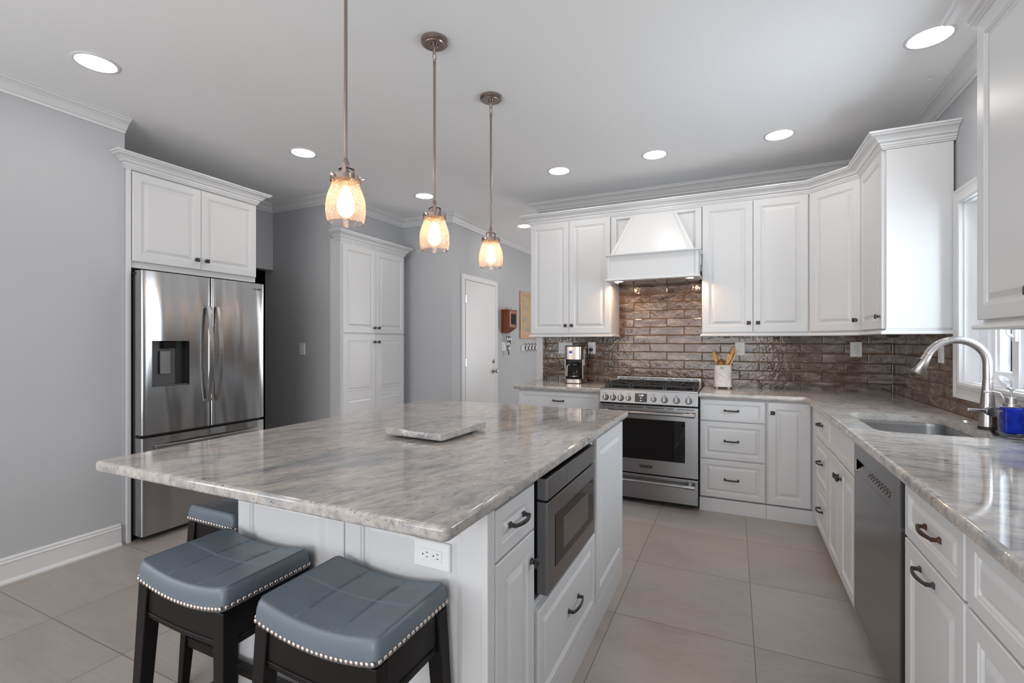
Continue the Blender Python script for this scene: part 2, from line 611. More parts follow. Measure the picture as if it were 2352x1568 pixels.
    def build(s, name, mat, parent=None, bevel=0.0, smooth=False, loc=None, seg=2, kind=None, auto=None):
        me = bpy.data.meshes.new(name)
        og = ORG[parent.name] if parent else Vector((0, 0, 0))
        if parent is None and loc is not None: og = Vector(loc)
        me.from_pydata([tuple(Vector(p) - og) for p in s.v], [], s.f)
        bm = bmesh.new()
        bm.from_mesh(me)
        bmesh.ops.recalc_face_normals(bm, faces=bm.faces)
        bm.to_mesh(me)
        bm.free()
        me.materials.append(mat)
        if smooth:
            me.shade_smooth()
            if auto is not None:
                try: me.set_sharp_from_angle(angle=math.radians(auto))
                except Exception: pass
        o = bpy.data.objects.new(name, me)
        COL.objects.link(o)
        if parent: o.parent = parent
        else: o.location = og
        ORG[o.name] = og
        if bevel:
            b = o.modifiers.new('bevel', 'BEVEL')
            b.width = bevel
            b.segments = seg
            b.limit_method = 'ANGLE'
            b.angle_limit = math.radians(40)
            b.harden_normals = False
        if kind: o['kind'] = kind
        return o


def thing(name, label, cat, loc, group=None):
    o = bpy.data.objects.new(name, None)
    COL.objects.link(o)
    o.location = loc
    o.empty_display_size = 0.05
    o['label'] = label
    o['category'] = cat
    if group: o['group'] = group
    ORG[o.name] = Vector(loc)
    return o


def tag(o, label, cat, group=None):
    o['label'] = label
    o['category'] = cat
    if group: o['group'] = group
    return o


def copy_tree(o, parent=None):
    c = o.copy()
    COL.objects.link(c)
    if parent: c.parent = parent
    for ch in list(o.children): copy_tree(ch, c)
    return c


def text(body, size, mat, parent, loc, rot, name, ext=0.0004, align='CENTER', sx=1.0, lab=None):
    cu = bpy.data.curves.new(name, 'FONT')
    cu.body = body
    cu.size = size
    cu.extrude = ext
    cu.align_x = align
    cu.align_y = 'CENTER'
    t = bpy.data.objects.new(name, cu)
    COL.objects.link(t)
    bpy.context.view_layer.update()
    me = bpy.data.meshes.new_from_object(t.evaluated_get(bpy.context.evaluated_depsgraph_get()))
    COL.objects.unlink(t)
    bpy.data.objects.remove(t)
    me.materials.clear()
    me.materials.append(mat)
    R = Matrix.Translation(Vector(loc) - ORG[parent.name]) @ rot.to_4x4() @ Matrix.Diagonal((sx, 1, 1, 1))
    me.transform(R)
    o = bpy.data.objects.new(name, me)
    COL.objects.link(o)
    o.parent = parent
    ORG[o.name] = ORG[parent.name]
    return o


ROT_FY = Matrix(((1, 0, 0), (0, 0, -1), (0, 1, 0)))        # text facing -Y, reading +X
ROT_FXP = Matrix(((0, 0, 1), (1, 0, 0), (0, 1, 0)))        # text facing +X, reading +Y
ROT_FXN = Matrix(((0, 0, -1), (-1, 0, 0), (0, 1, 0)))      # text facing -X, reading -Y

XY = lambda a, b, h: (a, b, h)

# ------------------------------------------------------------------ dimensions
CEIL = 2.735
YB = 4.55      # face of the range wall
XR = 1.12      # face of the sink wall
XL = -3.575    # face of the left wall


def struct(name, mb, mat, **k):
    return mb.build(name, mat, kind='structure', **k)


# ------------------------------------------------------------------ room shell
struct('floor', MB().box(-6.2, 1.3, -3.4, 8.2, -0.06, 0.0), M_floor)
struct('ceiling', MB().box(-6.2, 1.3, -3.4, 8.2, CEIL, CEIL + 0.08), M_ceil)
# left wall (opening added for side fill light), its return and the wall behind the fridge
b = MB().box(XL - 0.12, XL, -3.4, -2.2, 0, CEIL).box(XL - 0.12, XL, -0.5, 1.685, 0, CEIL)
b.box(XL - 0.12, XL, -2.2, -0.5, 0, 0.8).box(XL - 0.12, XL, -2.2, -0.5, 2.2, CEIL)
struct('wall_left', b, M_wall)
b = MB().box(-4.51, XL - 0.12, 1.565, 1.685, 0, CEIL).box(-4.51, -4.39, 1.685, 2.45, 0, CEIL).box(-4.51, -4.39, 2.45, 3.40, 2.06, CEIL)
struct('wall_alcove', b, M_wall)
b = MB().box(-4.51, -3.56, 3.40, 3.52, 0, CEIL).box(-3.68, -3.56, 3.52, 4.62, 0, CEIL).box(-3.56, -2.87, 4.50, 4.62, 0, CEIL)
struct('wall_pantry', b, M_wall)
struct('wall_hall', MB().box(-2.99, -2.87, 4.62, 8.2, 0, CEIL), M_wall)
struct('wall_hall_end', MB().box(-2.87, 1.3, 8.05, 8.2, 0, CEIL), M_wall)
struct('wall_back', MB().box(-1.845, 1.3, YB, YB + 0.12, 0, CEIL), M_wall)
struct('wall_hall_right', MB().box(XR, 1.3, YB + 0.12, 8.05, 0, CEIL), M_wall)
# sink wall with the window opening
WY0, WY1, WZ0, WZ1 = 2.33, 3.335, 1.085, 2.06
b = MB().box(XR, XR + 0.16, -3.4, WY0, 0, CEIL).box(XR, XR + 0.16, WY1, YB + 0.12, 0, CEIL)
b.box(XR, XR + 0.16, WY0, WY1, 0, WZ0).box(XR, XR + 0.16, WY0, WY1, WZ1, CEIL)
struct('wall_right', b, M_wall)
b = MB().box(-3.7, -2.8, -3.4, -3.1, 0, CEIL).box(0.8, 1.3, -3.4, -3.1, 0, CEIL).box(-2.8, 0.8, -3.4, -3.1, 2.4, CEIL).box(-2.8, 0.8, -3.4, -3.1, 0, 0.05)
struct('wall_rear', b, M_wall)
# back passage seen past the fridge, its darkness put into dark brown walls
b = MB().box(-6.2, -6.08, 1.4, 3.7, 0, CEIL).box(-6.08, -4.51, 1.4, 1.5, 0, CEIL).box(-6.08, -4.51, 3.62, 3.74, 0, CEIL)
struct('wall_passage', b, M_darkbrown)
# rear glazed doors (behind the camera) and frames of the added side window
b = MB()
for x in (-2.8, -1.63, -0.45, 0.74): b.box(x, x + 0.06, -3.3, -3.2, 0.05, 2.4)
b.box(-2.8, 0.8, -3.3, -3.2, 0.05, 0.13).box(-2.8, 0.8, -3.3, -3.2, 2.33, 2.4)
struct('window_2', b, M_sash)
b = MB()
for y in (-2.2, -1.38, -0.55): b.box(XL - 0.10, XL - 0.04, y, y + 0.05, 0.8, 2.2)
b.box(XL - 0.10, XL - 0.04, -2.2, -0.5, 0.8, 0.86).box(XL - 0.10, XL - 0.04, -2.2, -0.5, 2.14, 2.2)
struct('added_window_3', b, M_sash)

# white end trim of the range wall and the dark tile edge beside it
struct('trim_1', MB().box(-1.86, -1.79, YB - 0.012, YB + 0.002, 0.915, 1.40).box(-1.86, -1.845, YB, YB + 0.12, 0, 1.9), M_trim)

# crown moulding on the ceiling: (out, height)
cp = [(0, 0.003), (0, -0.078), (0.008, -0.078), (0.012, -0.066), (0.022, -0.062), (0.030, -0.052), (0.042, -0.036), (0.058, -0.024), (0.074, -0.018), (0.076, -0.010), (0.086, -0.008), (0.086, 0.003)]


def crown(name, path):
    struct(name, MB().sweep(path, [(o, CEIL + h) for (o, h) in cp], XY), M_trim)


crown('trim_2', [(XL, 1.685), (XL, -3.1)])
crown('trim_3', [(-2.87, 8.05), (-2.87, 4.50), (-3.56, 4.50), (-3.56, 3.40), (-4.39, 3.40), (-4.39, 1.685)])
crown('trim_4', [(XR, -3.1), (XR, YB), (-1.845, YB), (-1.845, YB + 0.12)])
# baseboards: (out, height)
bp = [(0, 0), (0.027, 0), (0.027, 0.008), (0.020, 0.018), (0.015, 0.022), (0.015, 0.108), (0.020, 0.113), (0.012, 0.122), (0.014, 0.130), (0.006, 0.138), (0, 0.14)]


def base(name, path):
    struct(name, MB().sweep(path, bp, XY), M_trim)


base('baseboard_left', [(XL, 1.66), (XL, -3.1)])
base('baseboard_hall', [(-2.87, 8.05), (-2.87, 5.62)])
base('baseboard_pantry', [(-2.87, 4.66), (-2.87, 4.50), (-3.38, 4.50)])
base('baseboard_rear', [(-2.8, -3.1), (XL, -3.1)])
base('baseboard_alcove', [(-3.56, 3.40), (-4.50, 3.40)])
struct('trim_5', MB().box(-5.2, -5.1, 2.0, 3.6, 1.96, 2.06), M_darkbrown)

# backsplash
struct('trim_6', MB().box(-1.79, XR - 0.01, YB - 0.010, YB, 0.913, 1.40).box(-1.0, -0.24, YB - 0.010, YB, 1.40, 1.90), M_tile_b)
b = MB().box(XR - 0.010, XR, 3.425, YB - 0.010, 0.913, 1.40).box(XR - 0.010, XR, -0.3, 3.425, 0.913, 1.0).box(XR - 0.010, XR, -0.3, 2.24, 1.0, 1.40)
struct('trim_7', b, M_tile_r)

# ------------------------------------------------------------------ sink window
b = MB()
MPR = lambda a, bb, h: (XR - h, a, bb)     # plane of the sink wall, height = into the room
cas = [(0, 0), (0.0, 0.020), (-0.012, 0.024), (-0.030, 0.020), (-0.036, 0.014), (-0.062, 0.012), (-0.074, 0.016), (-0.086, 0.018), (-0.086, 0)]
rect = [(WY0 + 0.004, WZ0 + 0.004), (WY0 + 0.004, WZ1 - 0.004), (WY1 - 0.004, WZ1 - 0.004), (WY1 - 0.004, WZ0 + 0.004)]
b.sweep(rect, [(-o * 1.0, h) for (o, h) in cas], MPR, closed=True)
win = struct('window_1', b, M_trim)
b = MB()
t = 0.012
b.box(XR + 0.0, XR + 0.155, WY1 - t, WY1 - 0.001, WZ0, WZ1).box(XR, XR + 0.155, WY0 + 0.001, WY0 + t, WZ0, WZ1)
b.box(XR, XR + 0.155, WY0 + t, WY1 - t, WZ0 + 0.001, WZ0 + t).box(XR, XR + 0.155, WY0 + t, WY1 - t, WZ1 - t, WZ1 - 0.001)
b.build('jamb', M_sash, win, bevel=0.001)


def sash(y0, y1, x, nm):
    f = MB()
    w = 0.036
    z0, z1 = WZ0 + 0.030, WZ1 - 0.03
    f.box(x, x + 0.05, y0, y0 + w, z0, z1).box(x, x + 0.05, y1 - w, y1, z0, z1).box(x, x + 0.05, y0 + w, y1 - w, z0, z0 + w + 0.01).box(x, x + 0.05, y0 + w, y1 - w, z1 - w, z1)
    f.box(x + 0.012, x + 0.038, y0 + w, y0 + w + 0.014, z0 + w, z1 - w).box(x + 0.012, x + 0.038, y1 - w - 0.014, y1 - w, z0 + w, z1 - w)
    o = f.build(nm, M_sash, win, bevel=0.002)
    MB().box(x + 0.022, x + 0.027, y0 + w, y1 - w, z0 + w, z1 - w).build('pane', M_pane, o)
    return o


MB().box(XR + 0.065, XR + 0.15, WY0 + t, WY1 - t, WZ0 + t, WZ0 + 0.034).box(XR + 0.05, XR + 0.15, 2.915, 2.975, WZ0 + t, WZ1 - t).box(XR + 0.06, XR + 0.15, 3.23, WY1 - t, WZ0 + t, WZ1 - t).build('window_frame', M_sash, win, bevel=0.003)
sash(2.975, 3.23, XR + 0.075, 'sash')
sash(WY0 + t, 2.915, XR + 0.075, 'sash')
b = MB().tube([(XR + 0.05, 3.03, WZ0 + 0.038), (XR + 0.03, 3.03, WZ0 + 0.05), (XR + 0.022, 3.0, WZ0 + 0.035), (XR + 0.022, 2.93, WZ0 + 0.022)], [0.016, 0.013, 0.009, 0.007], 10)
b.lathe((XR + 0.05, 3.03, WZ0 + 0.02), [(0.02, 0), (0.022, 0.02), (0.012, 0.03)], 14)
b.build('crank_handle', M_sash, win, smooth=True, auto=40)
MB().tube([(XR + 0.045, 2.935, 1.33), (XR + 0.02, 2.935, 1.345), (XR + 0.018, 2.935, 1.41)], [0.008, 0.007, 0.005], 8).box(XR + 0.04, XR + 0.052, 2.918, 2.952, 1.31, 1.37).build('sash_lock', M_sash, win, smooth=True, auto=40)
struct('ground_outside', MB().box(1.3, 9, -6, 12, -0.4, -0.3), M_outside)

# ------------------------------------------------------------------ cabinet fronts
P_DOOR = [(0, 0.016), (0.003, 0.019), (0.050, 0.019), (0.054, 0.0155), (0.058, 0.0155), (0.062, 0.0105), (0.070, 0.0105), (0.088, 0.0175), (0.092, 0.018)]
P_DRW = [(0, 0.016), (0.003, 0.019), (0.032, 0.019), (0.035, 0.0155), (0.039, 0.0155), (0.042, 0.0115), (0.050, 0.0115)]
P_DRWR = [(0, 0.016), (0.003, 0.019), (0.036, 0.019), (0.040, 0.0155), (0.044, 0.0155), (0.048, 0.0105), (0.052, 0.0105), (0.064, 0.0175), (0.067, 0.018)]


class Face:
    """a vertical plane: o = base corner on the floor, u = horizontal direction, n = outward"""
    def __init__(s, o, u, n):
        s.o, s.u, s.n = Vector(o), Vector(u).normalized(), Vector(n).normalized()
        s.v = Vector((0, 0, 1))

    def p(s, a, z, h=0.0):
        return s.o + s.u * a + s.v * z + s.n * h


def front(F, a0, a1, z0, z1, name, parent, prof=None, g=0.0015):
    b = MB()
    prof = prof or P_DOOR
    b.panel(F.p(a0 + g, z0 + g), F.u, F.v, F.n, a1 - a0 - 2 * g, z1 - z0 - 2 * g, prof)
    return b.build(name, M_cab, parent)


def knob(F, a, z, parent, mat=None, h0=0.019):
    b = MB()
    c = F.p(a, z, h0)
    def sq(w, h): return [c + F.u * (sx * w) + F.v * (sz * w) + F.n * h for sx, sz in ((-1, -1), (1, -1), (1, 1), (-1, 1))]
    b.rings([sq(0.009, 0), sq(0.0075, 0.003), sq(0.0055, 0.010), sq(0.0095, 0.017), sq(0.014, 0.019), sq(0.014, 0.024), sq(0.006, 0.028)])
    return b.build('knob', mat or M_pewter, parent, bevel=0.0015)


def pull(F, a, z, parent, mat=None, L=0.10, h0=0.018, vert=False):
    b = MB()
    U = F.v if vert else F.u
    c = F.p(a, z, h0)
    rs = []
    V2 = F.u if vert else F.v
    N = 15
    for i in range(N):
        t = i / (N - 1) * 2 - 1
        pos = c + U * (t * L / 2)
        hgt = 0.030 - 0.010 * t * t
        w = 0.0045 + 0.0022 * (1 - t * t)
        th = 0.0032
        rs.append([pos + F.n * (hgt - th) - V2 * w, pos + F.n * (hgt - th) + V2 * w, pos + F.n * (hgt + th) + V2 * w * 0.7, pos + F.n * (hgt + th) - V2 * w * 0.7])
    b.rings(rs)
    for t in (-1, 1):
        pos = c + U * (t * (L / 2 - 0.004))
        def sq(w1, w2, h): return [pos + U * (a1 * w1) + V2 * (a2 * w2) + F.n * h for a1, a2 in ((-1, -1), (1, -1), (1, 1), (-1, 1))]
        b.rings([sq(0.008, 0.009, 0), sq(0.0065, 0.0075, 0.003), sq(0.0045, 0.005, 0.008), sq(0.004, 0.0055, 0.022)])
    return b.build('pull', mat or M_pewter, parent, bevel=0.001)


FB = Face((0, 3.96, 0), (1, 0, 0), (0, -1, 0))          # base fronts on the range wall (a = x)
FU = Face((0, 4.235, 0), (1, 0, 0), (0, -1, 0))         # upper fronts on the range wall
FR = Face((0.519, 0, 0), (0, 1, 0), (-1, 0, 0))         # base fronts on the sink run (a = y)
FRU = Face((0.804, 0, 0), (0, 1, 0), (-1, 0, 0))        # upper fronts on the sink wall
FI = Face((-0.580, 0, 0), (0, 1, 0), (1, 0, 0))         # island side (a = y)
FP = Face((-3.425, 0, 0), (0, 1, 0), (1, 0, 0))         # pantry
FF = Face((-3.569, 0, 0), (0, 1, 0), (1, 0, 0))         # cabinet above the fridge


def carcass(parent, *boxes, name='cabinet_box', mat=None, bevel=0.001):
    b = MB()
    for q in boxes: b.box(*q)
    return b.build(name, mat or M_cab, parent, bevel=bevel)


# ---- base cabinets, range wall
CT = 0.876   # underside of the worktops
t1 = thing('base_cabinet', 'white base cabinet with wide drawer, left of the range under the coffee maker', 'cabinet', (-1.41, 4.25, 0))
carcass(t1, (-1.80, -1.03, 3.96, 4.54, 0.10, CT - 0.002))
carcass(t1, (-1.80, -1.03, 3.965, 4.0, 0.0, 0.10), name='plinth')
d = front(FB, -1.795, -1.035, 0.722, 0.862, 'drawer', t1, P_DRW)
pull(FB, -1.41, 0.785, d, h0=0.0115)
for a0, a1, k in ((-1.795, -1.415, -1.445), (-1.415, -1.035, -1.385)):
    d = front(FB, a0, a1, 0.105, 0.716, 'door', t1)
    knob(FB, k, 0.66, d)

t1 = thing('base_cabinet', 'white three-drawer base cabinet just right of the range', 'cabinet', (-0.02, 4.25, 0))
carcass(t1, (-0.243, 0.214, 3.96, 4.54, 0.105, CT - 0.002))
carcass(t1, (-0.243, 0.214, 3.938, 3.99, 0.0, 0.10), name='plinth')
for z0, z1, pr in ((0.70, 0.864, P_DRW), (0.407, 0.694, P_DRWR), (0.112, 0.400, P_DRWR)):
    d = front(FB, -0.240, 0.208, z0, z1, 'drawer', t1, pr)
    pull(FB, -0.018, (z0 + z1) / 2, d, h0=0.0115 if pr is P_DRW else 0.018)

t1 = thing('base_cabinet', 'narrow white base cabinet with one tall door, between the three-drawer cabinet and the corner', 'cabinet', (0.36, 4.25, 0))
carcass(t1, (0.2155, 0.515, 3.96, 4.54, 0.105, CT - 0.002))
carcass(t1, (0.2155, 0.54, 3.938, 3.99, 0.0, 0.10), name='plinth')
d = front(FB, 0.224, 0.497, 0.112, 0.864, 'door', t1)
knob(FB, 0.256, 0.787, d)

# ---- base cabinets, sink run
t1 = thing('base_cabinet', 'narrow white three-drawer base cabinet in the corner, left of the sink doors', 'cabinet', (0.8, 3.6, 0))
carcass(t1, (0.519, 1.105, 3.303, 3.935, 0.09, CT - 0.002))
carcass(t1, (0.58, 1.105, 3.303, 3.935, 0.0, 0.09), name='toe_kick')
carcass(t1, (0.503, 0.519, 3.745, 3.935, 0.08, CT - 0.004), name='corner_filler')
for z0, z1 in ((0.675, 0.864), (0.385, 0.670), (0.078, 0.380)):
    d = front(FR, 3.307, 3.742, z0, z1, 'drawer', t1, P_DRWR)
    pull(FR, 3.53, (z0 + z1) / 2 + 0.012, d)

t1 = thing('sink_base_cabinet', 'white sink base cabinet with two doors and a false drawer, beside the dishwasher', 'cabinet', (0.8, 2.95, 0))
# open carcass, so the bowl can hang inside it
carcass(t1, (0.519, 1.105, 2.599, 2.617, 0.09, 0.64), (0.519, 1.105, 3.283, 3.301, 0.09, CT - 0.002), (0.519, 1.105, 2.617, 3.283, 0.09, 0.108), (1.09, 1.105, 2.617, 3.283, 0.108, 0.6))
carcass(t1, (0.58, 0.60, 2.599, 3.301, 0.0, 0.09), name='toe_kick')
front(FR, 2.601, 3.299, 0.685, 0.864, 'false_drawer_front', t1, P_DRW)
d = front(FR, 2.601, 2.949, 0.078, 0.680, 'door', t1)
knob(FR, 2.915, 0.60, d)
d = front(FR, 2.951, 3.299, 0.078, 0.680, 'door', t1)
knob(FR, 2.985, 0.60, d)

t1 = thing('base_cabinet', 'white base cabinet with a bronze-pulled drawer over a door, nearest right of the dishwasher', 'cabinet', (0.8, 1.7, 0))
carcass(t1, (0.519, 1.105, 1.478, 1.925, 0.09, CT - 0.002))
carcass(t1, (0.58, 1.105, 1.478, 1.925, 0.0, 0.09), name='toe_kick')
d = front(FR, 1.486, 1.921, 0.685, 0.864, 'drawer', t1, P_DRWR)
p_ = pull(FR, 1.685, 0.775, d, M_bronzeh, L=0.112)
p_['label'] = 'bronze arched pull'
d = front(FR, 1.486, 1.921, 0.078, 0.680, 'door', t1)
pull(FR, 1.725, 0.635, d, L=0.112, h0=0.019)

t1 = thing('base_cabinet', 'white base cabinet with wide drawer at the right edge of the photo', 'cabinet', (0.8, 1.05, 0))
carcass(t1, (0.519, 1.105, 0.62, 1.476, 0.09, CT - 0.002))
carcass(t1, (0.58, 1.105, 0.62, 1.476, 0.0, 0.09), name='toe_kick')
d = front(FR, 0.63, 1.470, 0.685, 0.864, 'drawer', t1, P_DRWR)
pull(FR, 1.05, 0.775, d, L=0.112)
for a0, a1, k in ((0.63, 1.05, 1.015), (1.05, 1.470, 1.085)):
    d = front(FR, a0, a1, 0.078, 0.680, 'door', t1)
    knob(FR, k, 0.62, d)
t1 = thing('base_cabinet', 'white two-door base cabinet at the end of the sink counter', 'cabinet', (0.8, 0.2, 0))
carcass(t1, (0.519, 1.105, -0.28, 0.618, 0.09, CT - 0.002))
carcass(t1, (0.58, 1.105, -0.28, 0.618, 0.0, 0.09), name='toe_kick')
for a0, a1, k in ((-0.27, 0.17, 0.13), (0.17, 0.61, 0.21)):
    d = front(FR, a0, a1, 0.078, 0.864, 'door', t1)
    knob(FR, k, 0.8, d)

# ---- dishwasher
t1 = thing('dishwasher', 'dark stainless dishwasher under the sink counter, beside the sink cabinet', 'dishwasher', (0.8, 2.26, 0))
DX = 0.492
carcass(t1, (0.53, 1.09, 1.94, 2.552, 0.10, CT - 0.004), name='tub', mat=M_gap, bevel=0)
carcass(t1, (0.57, 0.60, 1.94, 2.59, 0.0, 0.10), name='toe_panel', mat=M_blkpl)
b = MB()
# door slab with a pocket handle cut in: pieces round the opening
hy0, hy1, hz0, hz1 = 2.035, 2.555, 0.735, 0.792
b.box(DX, 0.528, 1.945, hy0, 0.105, 0.866).box(DX, 0.528, hy1, 2.585, 0.105, 0.866).box(DX, 0.528, hy0, hy1, hz1, 0.866).box(DX, 0.528, hy0, hy1, 0.105, hz0)
dd = b.build('door', M_steely, t1)
b = MB()
b.add([(DX + 0.001, hy0, hz0), (DX + 0.001, hy1, hz0), (DX + 0.034, hy1, hz1), (DX + 0.034, hy0, hz1)], [(0, 1, 2, 3)])
dp = b.build('pocket_handle', M_steely, dd)
b = MB().box(DX + 0.002, DX + 0.040, hy0 - 0.002, hy0, hz0, hz1 + 0.004).box(DX + 0.002, DX + 0.040, hy1, hy1 + 0.002, hz0, hz1 + 0.004).box(DX + 0.002, DX + 0.040, hy0, hy1, hz1, hz1 + 0.002).box(DX + 0.036, DX + 0.038, hy0, hy1, hz0, hz1)
b.build('pocket_lining', M_gap, dd)
b = MB()
for i in range(17):
    y = 2.10 + i * 0.0175
    q = (0.25 + 0.18 * (i % 2))
    f0, f1 = q, q + 0.22
    X = lambda f: DX + 0.0005 + 0.033 * f
    Z = lambda f: hz0 + (hz1 - hz0) * f + 0.0006
    b.add([(X(f0), y, Z(f0)), (X(f0), y + 0.008, Z(f0)), (X(f1), y + 0.008, Z(f1)), (X(f1), y, Z(f1))], [(0, 1, 2, 3)])
b.build('control_marks', M_blkpl, dp)

# ---- range
RX0, RX1 = -1.018, -0.250
t1 = thing('gas_range', 'stainless steel slide-in gas range with front knobs and oven door', 'range', (-0.634, 4.2, 0))
carcass(t1, (RX0 + 0.004, RX1 - 0.004, 3.93, 4.50, 0.05, 0.905), name='oven_body', mat=M_fridgeside)
for x in (RX0 + 0.05, RX1 - 0.05):
    for y in (4.0, 4.42): MB().cyl((x, y, 0.0), (x, y, 0.05), 0.02).build('foot', M_blkpl, t1)
# sloped control panel
b = MB().hexa([(RX0, 3.862, 0.808), (RX1, 3.862, 0.808), (RX1, 3.93, 0.808), (RX0, 3.93, 0.808)], [(RX0, 3.885, 0.912), (RX1, 3.885, 0.912), (RX1, 3.93, 0.912), (RX0, 3.93, 0.912)])
cpn = b.build('control_panel', M_steelx, t1, bevel=0.003)
b = MB().box(RX0, RX1, 3.90, 4.50, 0.900, 0.922)
b.build('cooktop', M_steelx, t1, bevel=0.004)
MB().box(RX0 + 0.03, RX1 - 0.03, 3.93, 4.44, 0.920, 0.925).build('cooktop_well', M_black, t1)
b = MB().box(RX0 + 0.02, RX1 - 0.01, 4.44, 4.475, 0.92, 0.986)
bgd = b.build('backguard', M_steelx, t1, bevel=0.003)
b = MB()
x = RX0 + 0.045
for w in (0.045, 0.13, 0.045, 0.14, 0.05, 0.135, 0.05):
    b.box(x, x + w, 4.4385, 4.4405, 0.966, 0.972)
    x += w + 0.016
b.box(-0.71, -0.56, 4.4385, 4.4405, 0.934, 0.948)
b.build('vent_slots', M_gap, bgd)
tilt = Vector((0, -0.104, 0.023)).normalized()   # outward normal of the panel
upv = Vector((0, 0.023, 0.104)).normalized()


def on_panel(x, z, h=0.0):
    f = (z - 0.808) / 0.104
    return Vector((x, 3.862 + 0.023 * f, z)) + tilt * h


for i, (px, r) in enumerate(((-0.966, 0.0235), (-0.905, 0.0235), (-0.842, 0.0245), (-0.779, 0.020), (-0.580, 0.020), (-0.497, 0.0245), (-0.407, 0.0245), (-0.318, 0.0245))):
    b = MB()
    zc = 0.848
    cyl = lambda h0, h1, r0, r1: b.tube([on_panel(px, zc, h0), on_panel(px, zc, h1)], [r0, r1], 24)
    cyl(0, 0.004, r * 1.12, r * 1.12)
    cyl(0.004, 0.024, r, r * 0.9)
    kb = b.build('knob', M_knobsteel, cpn, smooth=True, auto=40)
    b = MB()
    c = on_panel(px, zc, 0.024)
    xv = Vector((1, 0, 0))
    def q(h, k): return [c - xv * 0.006 - upv * r * k + tilt * h, c + xv * 0.006 - upv * r * k + tilt * h, c + xv * 0.006 + upv * r * k + tilt * h, c - xv * 0.006 + upv * r * k + tilt * h]
    b.rings([q(-0.002, 0.9), q(0.010, 0.85)])
    b.build('grip', M_chromed, kb, bevel=0.002)
    b = MB()
    c = on_panel(px, zc + 0.037, 0.0006)
    for (ax, az, w, h) in ((-0.006, 0.003, 0.012, 0.0012), (-0.006, -0.003, 0.012, 0.0012), (-0.006, -0.003, 0.0012, 0.007), (0.005, -0.003, 0.0012, 0.007), (-0.001, -0.010, 0.0015, 0.005)):
        b.add([c + xv * ax + upv * az, c + xv * (ax + w) + upv * az, c + xv * (ax + w) + upv * (az + h), c + xv * ax + upv * (az + h)], [(0, 1, 2, 3)])
    b.build('burner_mark', M_blkpl, cpn)
RP = Matrix((Vector((1, 0, 0)), upv, tilt)).transposed()
b = MB()
qq = lambda x0, x1, z0, z1, h: [on_panel(x0, z0, h), on_panel(x1, z0, h), on_panel(x1, z1, h), on_panel(x0, z1, h)]
b.rings([qq(-0.727, -0.632, 0.822, 0.890, -0.002), qq(-0.727, -0.632, 0.822, 0.890, 0.0015)])
dsp = b.build('display', M_black, cpn)
text('11:50', 0.019, M_digit, dsp, on_panel(-0.679, 0.874, 0.002), RP, 'clock_digits', sx=0.9)
b = MB()
for zz in (0.853, 0.834):
    b.add(qq(-0.686, -0.672, zz, zz + 0.0025, 0.002), [(0, 1, 2, 3)])
b.build('display_icons', M_digit, dsp)
# oven door
MB().box(RX0 + 0.002, RX1 - 0.002, 3.905, 3.93, 0.795, 0.808).build('vent_gap', M_gap, t1)
b = MB()
wz0, wz1, wx0, wx1 = 0.365, 0.688, -0.925, -0.343
y0, y1 = 3.868, 3.93
b.box(RX0, wx0, y0, y1, 0.252, 0.795).box(wx1, RX1, y0, y1, 0.252, 0.795).box(wx0, wx1, y0, y1, wz1, 0.795).box(wx0, wx1, y0, y1, 0.252, wz0)
od = b.build('oven_door', M_steelx, t1)
MB().box(wx0, wx1, 3.878, 3.90, wz0, wz1).build('oven_window', M_ovenglass, od)
b = MB()
x = RX0 + 0.02
for zz in (0.778, 0.722):
    x = RX0 + 0.02
    for w in (0.105, 0.05, 0.13, 0.135, 0.045, 0.13):
        if not (zz < 0.75 and w < 0.06): b.box(x, x + w, y0 - 0.001, y0 + 0.001, zz, zz + 0.005)
        x += w + 0.026
b.build('vent_slots', M_gap, od)


def rhandle(z, parent, y=3.815):
    b = MB()
    b.cyl((RX0 + 0.03, y, z), (RX1 - 0.03, y, z), 0.0115, n=20)
    for xx in (RX0 + 0.02, RX1 - 0.095):
        b.cyl((xx, y, z), (xx + 0.075, y, z), 0.016, n=24)
    h = b.build('handle', M_steelx, parent, smooth=True, auto=40)
    b = MB()
    for xx in (RX0 + 0.055, RX1 - 0.055): b.box(xx - 0.01, xx + 0.01, y + 0.005, y0 + 0.002, z - 0.012, z + 0.012)
    b.build('bracket', M_steelx, h)


rhandle(0.742, od)
bd = MB().box(-0.688, -0.590, y0 - 0.003, y0, 0.290, 0.318).build('badge', M_steelx, od)
MB().box(-0.688, -0.590, y0 - 0.0045, y0 - 0.003, 0.300, 0.318).build('badge_plate', M_black, bd)
text('FRIGIDAIRE', 0.0145, M_steelx, bd, (-0.639, y0 - 0.005, 0.309), ROT_FY, 'badge_lettering', sx=1.12)
text('PROFESSIONAL', 0.0085, M_blkpl, bd, (-0.639, y0 - 0.0035, 0.2948), ROT_FY, 'badge_subtext', sx=1.35)
dr = MB().box(RX0, RX1, y0, y1, 0.045, 0.240).build('warming_drawer', M_steelx, t1, bevel=0.003)
rhandle(0.196, dr)
